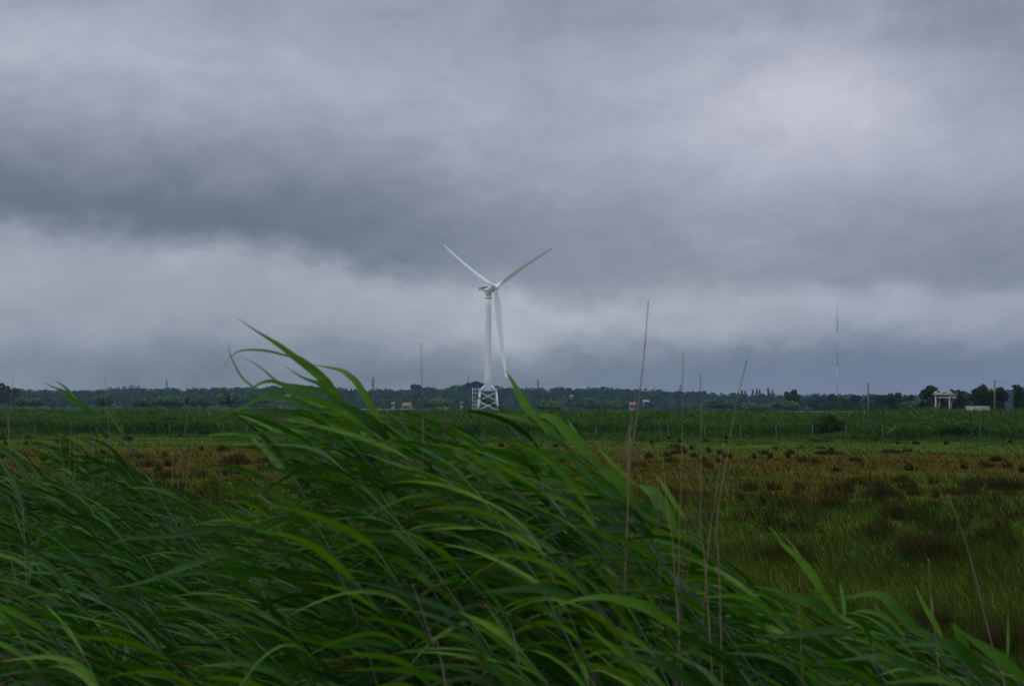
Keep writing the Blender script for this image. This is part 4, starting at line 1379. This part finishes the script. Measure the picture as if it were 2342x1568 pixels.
GROUP = 'windblown reeds in the foreground'
cnt = 0
tries = 0
plants = []
while cnt < 288:
    x = rng.uniform(-260, 2560) if cnt % 3 else (rng.uniform(500, 1900) if cnt % 2 else rng.uniform(1600, 2560))
    below = rng.random() ** 1.5 * 560
    mound = cnt % 4 == 1
    if mound: x = rng.uniform(650, 1400); below = rng.random() * 150
    y = np.interp(x, PX, PY) + below + 10
    if y > 1640: 
        tries += 1
        if tries < 4000: continue
    d = rng.uniform(4.7, 5.8) if mound else depth_for(x, y, below)
    plants.append((x, y, d))
    cnt += 1
plants.sort(key=lambda p: -p[2])
for (x, y, d) in plants:
    C, V, F, T = grow(at(x, y, d))
    if x < 620: lab = 'small leaved green reed in the thick stand at the left'
    elif x > 1560: lab = 'low green reed leaning over the lower right edge of the stand'
    elif y < 1230: lab = 'green reed streaming left near the crest of the foreground stand'
    else: lab = 'broad leaved dark green reed low in the middle of the stand'
    new_reed(C, V, F, T, lab, GROUP)

# the rest of the stand, behind and below, as one mass
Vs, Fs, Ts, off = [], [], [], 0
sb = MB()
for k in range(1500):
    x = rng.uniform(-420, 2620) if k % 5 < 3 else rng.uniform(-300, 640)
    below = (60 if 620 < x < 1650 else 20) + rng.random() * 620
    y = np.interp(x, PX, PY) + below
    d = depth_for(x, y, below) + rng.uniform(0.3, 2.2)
    C, V, F, T = grow(at(x, min(y, 1720), d), tmax=.4 if x < 620 else .28)  # lower tint cap paints the stand's shaded interior into the leaf colour
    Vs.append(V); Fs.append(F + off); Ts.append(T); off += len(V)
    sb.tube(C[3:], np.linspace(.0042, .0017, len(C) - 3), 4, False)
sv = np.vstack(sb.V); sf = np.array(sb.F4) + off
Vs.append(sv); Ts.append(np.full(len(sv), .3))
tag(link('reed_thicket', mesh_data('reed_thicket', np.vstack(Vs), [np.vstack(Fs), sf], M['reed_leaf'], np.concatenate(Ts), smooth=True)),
    'dense mass of reeds behind the nearest reeds, its shade painted as darker green', 'reeds', kind='stuff')


# reeds whose leaves stand out against the sky and the meadow
def px_leaf(pts, d0, d1, wpx, roll=0.0, twist=0.0, peak=0.35, n=16):
    m = len(pts)
    P = [at(x, y, d0 + (d1 - d0) * i / (m - 1)) for i, (x, y) in enumerate(pts)]
    C = catmull(P, n)
    t = np.gradient(C, axis=0); t /= np.linalg.norm(t, axis=1)[:, None]
    view = C - CAM; view /= np.linalg.norm(view, axis=1)[:, None]
    side = np.cross(t, view); side /= np.linalg.norm(side, axis=1)[:, None]
    s = np.linspace(0, 1, n)
    side = rot_about(side, t, roll + twist * s)
    return leaf_strip(C, side, wprofile(s, wpx * (d0 + d1) / 2 / FPX, peak), .22)


def A_(p):   # readings taken in the enlarged crop of the tallest reed
    return [((700 + x * .5124) / 1.6396, (1150 + y * .5124) / 1.6396) for x, y in p]


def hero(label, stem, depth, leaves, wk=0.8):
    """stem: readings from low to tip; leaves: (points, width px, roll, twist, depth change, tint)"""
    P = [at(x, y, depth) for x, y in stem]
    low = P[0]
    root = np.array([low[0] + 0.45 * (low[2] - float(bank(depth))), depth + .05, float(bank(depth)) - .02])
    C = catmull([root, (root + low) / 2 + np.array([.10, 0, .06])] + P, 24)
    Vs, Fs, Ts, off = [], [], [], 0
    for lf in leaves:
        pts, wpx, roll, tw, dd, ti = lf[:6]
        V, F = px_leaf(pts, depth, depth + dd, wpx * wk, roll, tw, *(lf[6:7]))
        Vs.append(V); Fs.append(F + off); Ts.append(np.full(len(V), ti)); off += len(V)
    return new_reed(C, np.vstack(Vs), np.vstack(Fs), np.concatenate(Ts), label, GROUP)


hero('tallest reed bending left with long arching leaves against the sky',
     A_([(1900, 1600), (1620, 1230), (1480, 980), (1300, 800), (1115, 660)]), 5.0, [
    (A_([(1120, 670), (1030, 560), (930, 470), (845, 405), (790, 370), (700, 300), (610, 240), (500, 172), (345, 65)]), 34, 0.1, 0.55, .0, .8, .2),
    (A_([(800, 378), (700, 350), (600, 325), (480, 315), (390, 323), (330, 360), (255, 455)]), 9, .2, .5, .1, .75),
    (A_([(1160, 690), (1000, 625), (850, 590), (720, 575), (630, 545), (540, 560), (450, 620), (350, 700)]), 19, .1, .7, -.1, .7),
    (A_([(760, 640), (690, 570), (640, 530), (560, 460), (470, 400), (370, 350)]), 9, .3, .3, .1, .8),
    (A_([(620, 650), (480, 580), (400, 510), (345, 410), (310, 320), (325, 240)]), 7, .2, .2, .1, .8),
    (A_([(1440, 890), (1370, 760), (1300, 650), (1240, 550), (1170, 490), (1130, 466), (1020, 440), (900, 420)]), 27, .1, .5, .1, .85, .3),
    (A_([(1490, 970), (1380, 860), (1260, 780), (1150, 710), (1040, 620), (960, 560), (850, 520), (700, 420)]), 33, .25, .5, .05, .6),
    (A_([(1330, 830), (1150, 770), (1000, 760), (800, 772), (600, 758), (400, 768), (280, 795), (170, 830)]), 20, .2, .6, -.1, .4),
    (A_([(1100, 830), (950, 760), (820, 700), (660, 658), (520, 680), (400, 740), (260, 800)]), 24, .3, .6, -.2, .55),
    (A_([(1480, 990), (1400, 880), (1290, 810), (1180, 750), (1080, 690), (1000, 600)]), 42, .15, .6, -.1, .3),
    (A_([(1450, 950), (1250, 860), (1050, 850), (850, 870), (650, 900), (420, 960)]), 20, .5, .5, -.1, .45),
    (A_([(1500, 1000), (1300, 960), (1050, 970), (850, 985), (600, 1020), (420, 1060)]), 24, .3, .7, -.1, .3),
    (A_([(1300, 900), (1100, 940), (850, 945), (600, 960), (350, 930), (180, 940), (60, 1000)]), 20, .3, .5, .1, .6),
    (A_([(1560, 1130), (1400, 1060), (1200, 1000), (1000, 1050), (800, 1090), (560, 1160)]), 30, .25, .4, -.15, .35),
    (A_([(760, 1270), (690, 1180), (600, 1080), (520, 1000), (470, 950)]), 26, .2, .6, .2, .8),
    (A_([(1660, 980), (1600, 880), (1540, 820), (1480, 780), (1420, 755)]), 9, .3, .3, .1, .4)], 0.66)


def B_(p):   # crop of the belt at left
    return [((x * .40990) / 1.6396, (1380 + y * .4101) / 1.6396) for x, y in p]


hero('thin reed bending left against the sky near the left edge',
     B_([(1500, 1250), (1330, 980), (1150, 700), (1000, 620), (900, 500), (770, 380)]), 6.8, [
    (B_([(790, 400), (720, 310), (640, 240), (560, 200), (480, 170), (385, 122)]), 12, .2, .5, .1, .6),
    (B_([(720, 310), (660, 240), (600, 180), (540, 135), (490, 108)]), 8, .3, .3, .1, .6),
    (B_([(860, 470), (800, 390), (730, 330), (650, 290), (570, 250), (490, 232)]), 17, .1, .4, .0, .5),
    (B_([(920, 560), (830, 510), (740, 490), (660, 497)]), 10, .4, .4, .0, .2),
    (B_([(1150, 640), (1080, 540), (1010, 430), (970, 380), (910, 340)]), 8, .2, .4, .1, .5),
    (B_([(900, 640), (860, 600), (820, 565), (775, 545)]), 10, .5, .3, .0, .2)])


def C_(p):   # crop of the meadow right of the turbine
    return [((1920 + x * .4099) / 1.6396, (1500 + y * .4100) / 1.6396) for x, y in p]


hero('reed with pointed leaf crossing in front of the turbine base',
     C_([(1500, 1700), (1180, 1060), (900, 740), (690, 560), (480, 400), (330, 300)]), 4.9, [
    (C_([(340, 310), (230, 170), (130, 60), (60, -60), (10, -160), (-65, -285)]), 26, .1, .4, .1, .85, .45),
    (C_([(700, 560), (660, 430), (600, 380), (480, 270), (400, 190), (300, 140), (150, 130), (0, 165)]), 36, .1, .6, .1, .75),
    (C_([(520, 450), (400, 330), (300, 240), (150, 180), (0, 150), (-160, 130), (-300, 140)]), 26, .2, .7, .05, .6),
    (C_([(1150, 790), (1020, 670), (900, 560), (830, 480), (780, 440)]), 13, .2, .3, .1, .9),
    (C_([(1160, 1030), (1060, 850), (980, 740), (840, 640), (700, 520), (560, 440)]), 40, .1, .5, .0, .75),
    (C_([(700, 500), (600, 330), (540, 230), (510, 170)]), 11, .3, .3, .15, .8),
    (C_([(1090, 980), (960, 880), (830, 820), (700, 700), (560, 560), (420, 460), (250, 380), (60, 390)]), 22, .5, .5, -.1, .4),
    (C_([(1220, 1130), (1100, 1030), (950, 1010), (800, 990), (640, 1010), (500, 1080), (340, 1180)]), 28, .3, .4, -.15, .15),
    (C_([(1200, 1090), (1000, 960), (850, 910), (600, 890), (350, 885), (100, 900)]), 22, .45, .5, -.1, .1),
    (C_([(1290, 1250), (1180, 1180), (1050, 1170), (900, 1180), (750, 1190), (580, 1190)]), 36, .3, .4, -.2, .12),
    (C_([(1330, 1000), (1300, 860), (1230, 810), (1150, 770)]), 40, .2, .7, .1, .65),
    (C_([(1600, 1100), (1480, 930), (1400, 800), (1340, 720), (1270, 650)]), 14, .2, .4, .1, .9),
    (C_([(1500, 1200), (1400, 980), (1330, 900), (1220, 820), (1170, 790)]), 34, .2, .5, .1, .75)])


def D_(p):   # crop of the lower right
    return [((2880 + x * .4099) / 1.6396, (1950 + y * .4099) / 1.6396) for x, y in p]


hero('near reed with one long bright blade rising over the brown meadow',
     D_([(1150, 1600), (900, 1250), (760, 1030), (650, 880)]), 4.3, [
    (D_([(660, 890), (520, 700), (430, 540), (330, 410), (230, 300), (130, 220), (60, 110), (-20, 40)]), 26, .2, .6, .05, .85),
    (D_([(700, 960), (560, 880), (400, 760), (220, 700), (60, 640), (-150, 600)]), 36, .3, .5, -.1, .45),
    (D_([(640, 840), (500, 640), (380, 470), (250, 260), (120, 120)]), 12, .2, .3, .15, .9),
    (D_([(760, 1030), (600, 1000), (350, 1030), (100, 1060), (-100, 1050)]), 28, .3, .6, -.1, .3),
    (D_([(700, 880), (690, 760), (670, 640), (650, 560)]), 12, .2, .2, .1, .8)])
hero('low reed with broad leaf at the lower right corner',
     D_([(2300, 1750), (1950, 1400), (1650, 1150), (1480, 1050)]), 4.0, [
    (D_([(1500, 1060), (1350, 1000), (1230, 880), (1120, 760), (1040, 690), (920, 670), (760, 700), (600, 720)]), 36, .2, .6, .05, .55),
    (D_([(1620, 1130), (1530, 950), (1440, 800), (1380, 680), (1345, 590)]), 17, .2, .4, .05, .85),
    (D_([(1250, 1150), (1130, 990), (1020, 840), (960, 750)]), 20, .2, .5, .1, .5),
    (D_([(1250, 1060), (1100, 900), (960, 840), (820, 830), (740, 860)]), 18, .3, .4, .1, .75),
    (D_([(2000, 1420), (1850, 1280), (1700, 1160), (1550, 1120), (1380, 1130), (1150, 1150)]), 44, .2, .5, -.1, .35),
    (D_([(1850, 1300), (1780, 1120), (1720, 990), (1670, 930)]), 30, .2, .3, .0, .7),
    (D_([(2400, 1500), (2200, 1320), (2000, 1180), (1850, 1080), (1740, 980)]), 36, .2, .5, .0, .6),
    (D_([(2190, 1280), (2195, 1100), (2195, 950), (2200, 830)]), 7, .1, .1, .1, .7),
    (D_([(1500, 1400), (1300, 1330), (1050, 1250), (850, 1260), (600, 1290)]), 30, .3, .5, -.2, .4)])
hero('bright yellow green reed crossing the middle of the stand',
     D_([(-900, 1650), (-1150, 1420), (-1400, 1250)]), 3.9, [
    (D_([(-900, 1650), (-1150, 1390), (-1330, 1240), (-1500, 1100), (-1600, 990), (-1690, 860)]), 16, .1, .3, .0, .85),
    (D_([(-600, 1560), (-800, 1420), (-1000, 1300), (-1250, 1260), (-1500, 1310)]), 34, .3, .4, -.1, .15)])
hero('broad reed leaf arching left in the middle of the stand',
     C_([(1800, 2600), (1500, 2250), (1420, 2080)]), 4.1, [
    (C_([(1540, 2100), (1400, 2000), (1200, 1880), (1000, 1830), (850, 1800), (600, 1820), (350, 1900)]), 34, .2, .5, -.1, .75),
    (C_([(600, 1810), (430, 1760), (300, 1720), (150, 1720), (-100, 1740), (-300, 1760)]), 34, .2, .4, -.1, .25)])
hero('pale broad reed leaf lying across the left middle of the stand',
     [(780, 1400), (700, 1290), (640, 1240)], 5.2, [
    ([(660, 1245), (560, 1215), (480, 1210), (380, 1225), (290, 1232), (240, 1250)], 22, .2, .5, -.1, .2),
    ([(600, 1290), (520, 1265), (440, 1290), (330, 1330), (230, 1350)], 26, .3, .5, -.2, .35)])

# ------------------------------------------------------------------ dead stalks
ST = [
    ([(968, 1080), (967, 990), (963, 785)], 5.0, 3.6, 'straight tan dead stalk standing alone left of the turbine', 0),
    ([(1437, 1130), (1443, 1040), (1458, 940), (1472, 820), (1483, 688)], 4.8, 5.5, 'tallest dead stalk curving up right of the turbine', 0),
    ([(1552, 1330), (1556, 1150), (1560, 1000), (1562, 808)], 4.8, 4.5, 'straight dead stalk second among the tall tan stalks', 0),
    ([(1620, 1400), (1603, 1220), (1603, 1050), (1602, 852)], 4.7, 5.2, 'thick straight dead stalk left of the strongly leaning one', 0),
    ([(1648, 1420), (1640, 1200), (1662, 1050), (1682, 930), (1709, 819)], 4.8, 5.2, 'long dead stalk leaning right above the brown meadow', 0),
    ([(1614, 1330), (1634, 1160), (1655, 1000)], 4.9, 4.2, 'shorter dead stalk just left of the long leaning stalk', 0),
    ([(1545, 1340), (1530, 1200), (1518, 1080), (1507, 960)], 4.7, 5.0, 'dead stalk leaning left in the tan stalk cluster', 0),
    ([(1508, 1300), (1503, 1150), (1498, 1010), (1497, 885)], 4.8, 3.8, 'faint straight dead stalk beside the left leaning one', 1),
    ([(1433, 1110), (1440, 1010), (1448, 930)], 4.9, 4.5, 'dead stalk hugging the foot of the tallest stalk', 0),
    ([(1456, 1150), (1461, 1060), (1465, 1000)], 4.9, 4.0, 'short dead stalk right of the tallest stalk', 1),
    ([(1560, 1320), (1572, 1180), (1590, 1075)], 4.7, 4.0, 'short dead stalk leaning right between the straight ones', 1),
    ([(1578, 1260), (1590, 1200), (1600, 1155)], 4.7, 3.0, 'shortest thin dead stalk between the straight ones', 1),
    ([(1420, 1080), (1427, 1055)], 5.0, 3.0, 'stub of a dead stalk left of the tallest stalk', 0),
    ([(272, 1150), (262, 1080), (250, 990), (240, 862)], 6.6, 3.3, 'dark tipped dead stalk left of the thin bending reed leaves', 0),
    ([(25, 1160), (20, 1010), (24, 930), (31, 865)], 6.4, 3.2, 'thin dead stalk at the left edge rising over the hills', 0),
    ([(40, 1175), (28, 1060), (20, 990), (15, 920)], 6.2, 3.0, 'dead stalk forking beside the left edge stalk', 0),
    ([(408, 1110), (412, 1060), (427, 960), (443, 880)], 6.8, 2.8, 'thin dead stalk leaning right over the dark rounded bush', 0),
    ([(394, 1100), (396, 1040), (398, 988)], 6.8, 3.0, 'short straight dead stalk below the dark rounded bush', 0),
    ([(422, 1140), (434, 1060), (443, 993)], 6.6, 3.0, 'short dead stalk leaning right in the left meadow', 0),
    ([(502, 1160), (506, 1090), (510, 1040)], 6.6, 2.6, 'small dead stalk nearest the tallest reed', 1),
    ([(160, 1180), (145, 1080), (134, 985)], 6.3, 3.0, 'left of two close dead stalks in the left reeds', 0),
    ([(162, 1200), (158, 1080), (163, 965)], 6.3, 3.0, 'right of two close dead stalks in the left reeds', 0),
    ([(171, 1160), (171, 1090), (170, 1006)], 6.3, 2.6, 'short dead stalk beside the two close stalks', 0),
    ([(206, 1110), (207, 1020), (207, 940)], 6.6, 2.4, 'faint dead stalk between the two close stalks and the dark tipped one', 1),
    ([(213, 1075), (214, 1020), (222, 980)], 6.6, 2.6, 'short crooked dead stalk left of the dark tipped stalk', 0),
    ([(239, 1090), (248, 1030), (258, 985)], 6.6, 2.8, 'dead stalk crossing the dark tipped stalk', 0),
    ([(56, 1110), (53, 1040), (50, 975)], 6.4, 2.4, 'short thin dead stalk among the left edge reeds', 1),
    ([(2310, 1640), (2283, 1530), (2250, 1400), (2212, 1250), (2168, 1130)], 4.3, 5.6, 'long pale dead stalk bending left at the lower right', 0),
    ([(2140, 1460), (2131, 1400), (2124, 1278)], 4.4, 4.4, 'short dead stalk left of the long pale bending stalk', 0),
    ([(2220, 1600), (2210, 1520), (2205, 1450)], 4.3, 4.2, 'faint dead stalk low between the right corner leaves', 1),
    ([(1832, 1480), (1828, 1420), (1822, 1380)], 4.4, 3.6, 'stub of dead stalk behind the long bright blade', 0),
    ([(1022, 1580), (990, 1470), (963, 1390), (943, 1335)], 3.7, 5.0, 'leaning dead stalk in the dark middle of the stand', 0),
    ([(1010, 1060), (1016, 1000), (1022, 930)], 5.2, 3.8, 'blurred dead stalk right of the lone straight stalk', 1),
    ([(1106, 1060), (1108, 1000), (1106, 930)], 5.2, 3.6, 'blurred dead stalk under the turbine base', 1),
]
for (pts, d, wpx, lab, dark) in ST:
    if d > 6: d += 3.2
    P = [at(x, y, d) for x, y in pts]
    v_ = P[1] - P[0] if len(P) > 1 else np.array([0, 0, 1.0])
    z0 = float(bank(d))
    slope = np.clip(v_ / abs(v_[2] + 1e-6), -.6, .6)
    root = np.array([P[0][0] - slope[0] * (P[0][2] - z0) * .6, d, z0 - .02])
    C = catmull([root] + P, 40)
    r = wpx * .56 * d / FPX / 2
    b = MB(); b.tube(C, np.linspace(r * 1.25, r * .55, len(C)) * np.where(np.arange(len(C)) % 6 == 3, 1.35, 1.0), 7)
    o = b.build('dead_stalk', M['straw_dark' if dark else 'straw'], None, True)
    # stand the object on its root
    o.data.transform(Matrix.Translation(tuple(-root))); o.location = tuple(root)
    tag(o, lab, 'dead reed stalk', 'dead reed stalks among the green reeds')

# fallen dry leaves under the reeds in the lower left
n = 90
Vs, Fs, off = [], [], 0
for i in range(n):
    x = rng.uniform(-150, 200) ; y = rng.uniform(1490, 1650)
    p = at(x, y, rng.uniform(4.8, 6.6))
    a = rng.uniform(-.7, .7)
    d = np.array([math.cos(a), rng.normal(0, .4), math.sin(a)]); d /= np.linalg.norm(d)
    L = rng.uniform(.04, .12); q = np.linspace(-1, 1, 5)
    C = p + q[:, None] * d * L + np.stack([0 * q, 0 * q, -q * q * .01], -1)
    sd_ = np.tile(np.cross(d, [0, 1, 0.3]), (5, 1)); sd_ /= np.linalg.norm(sd_, axis=1)[:, None]
    V, F = leaf_strip(C, sd_, .004 * (1.05 - q * q), .2)
    Vs.append(V); Fs.append(F + off); off += len(V)
tag(link('dry_leaves', mesh_data('dry_leaves', np.vstack(Vs), [np.vstack(Fs)], M['straw'])), 'dry tan leaf litter under the reeds in the lower left', 'dry leaves', kind='stuff')

# ------------------------------------------------------------------ damp air
hz = MB(); hz.box((-2600, -60, -3.0), (2600, 3600, 190))
m = bpy.data.materials.new('haze'); m.use_nodes = True
hn = m.node_tree; hn.nodes.clear()
ho = N(hn, 'ShaderNodeOutputMaterial'); hp = N(hn, 'ShaderNodeVolumePrincipled')
hp.inputs['Color'].default_value = (0.46, 0.66, 1.0, 1)
hp.inputs['Density'].default_value = 5.6e-5
hn.links.new(hp.outputs[0], ho.inputs['Volume'])
tag(hz.build('haze', m), 'thin damp bluish air over the whole plain', 'haze', kind='stuff')
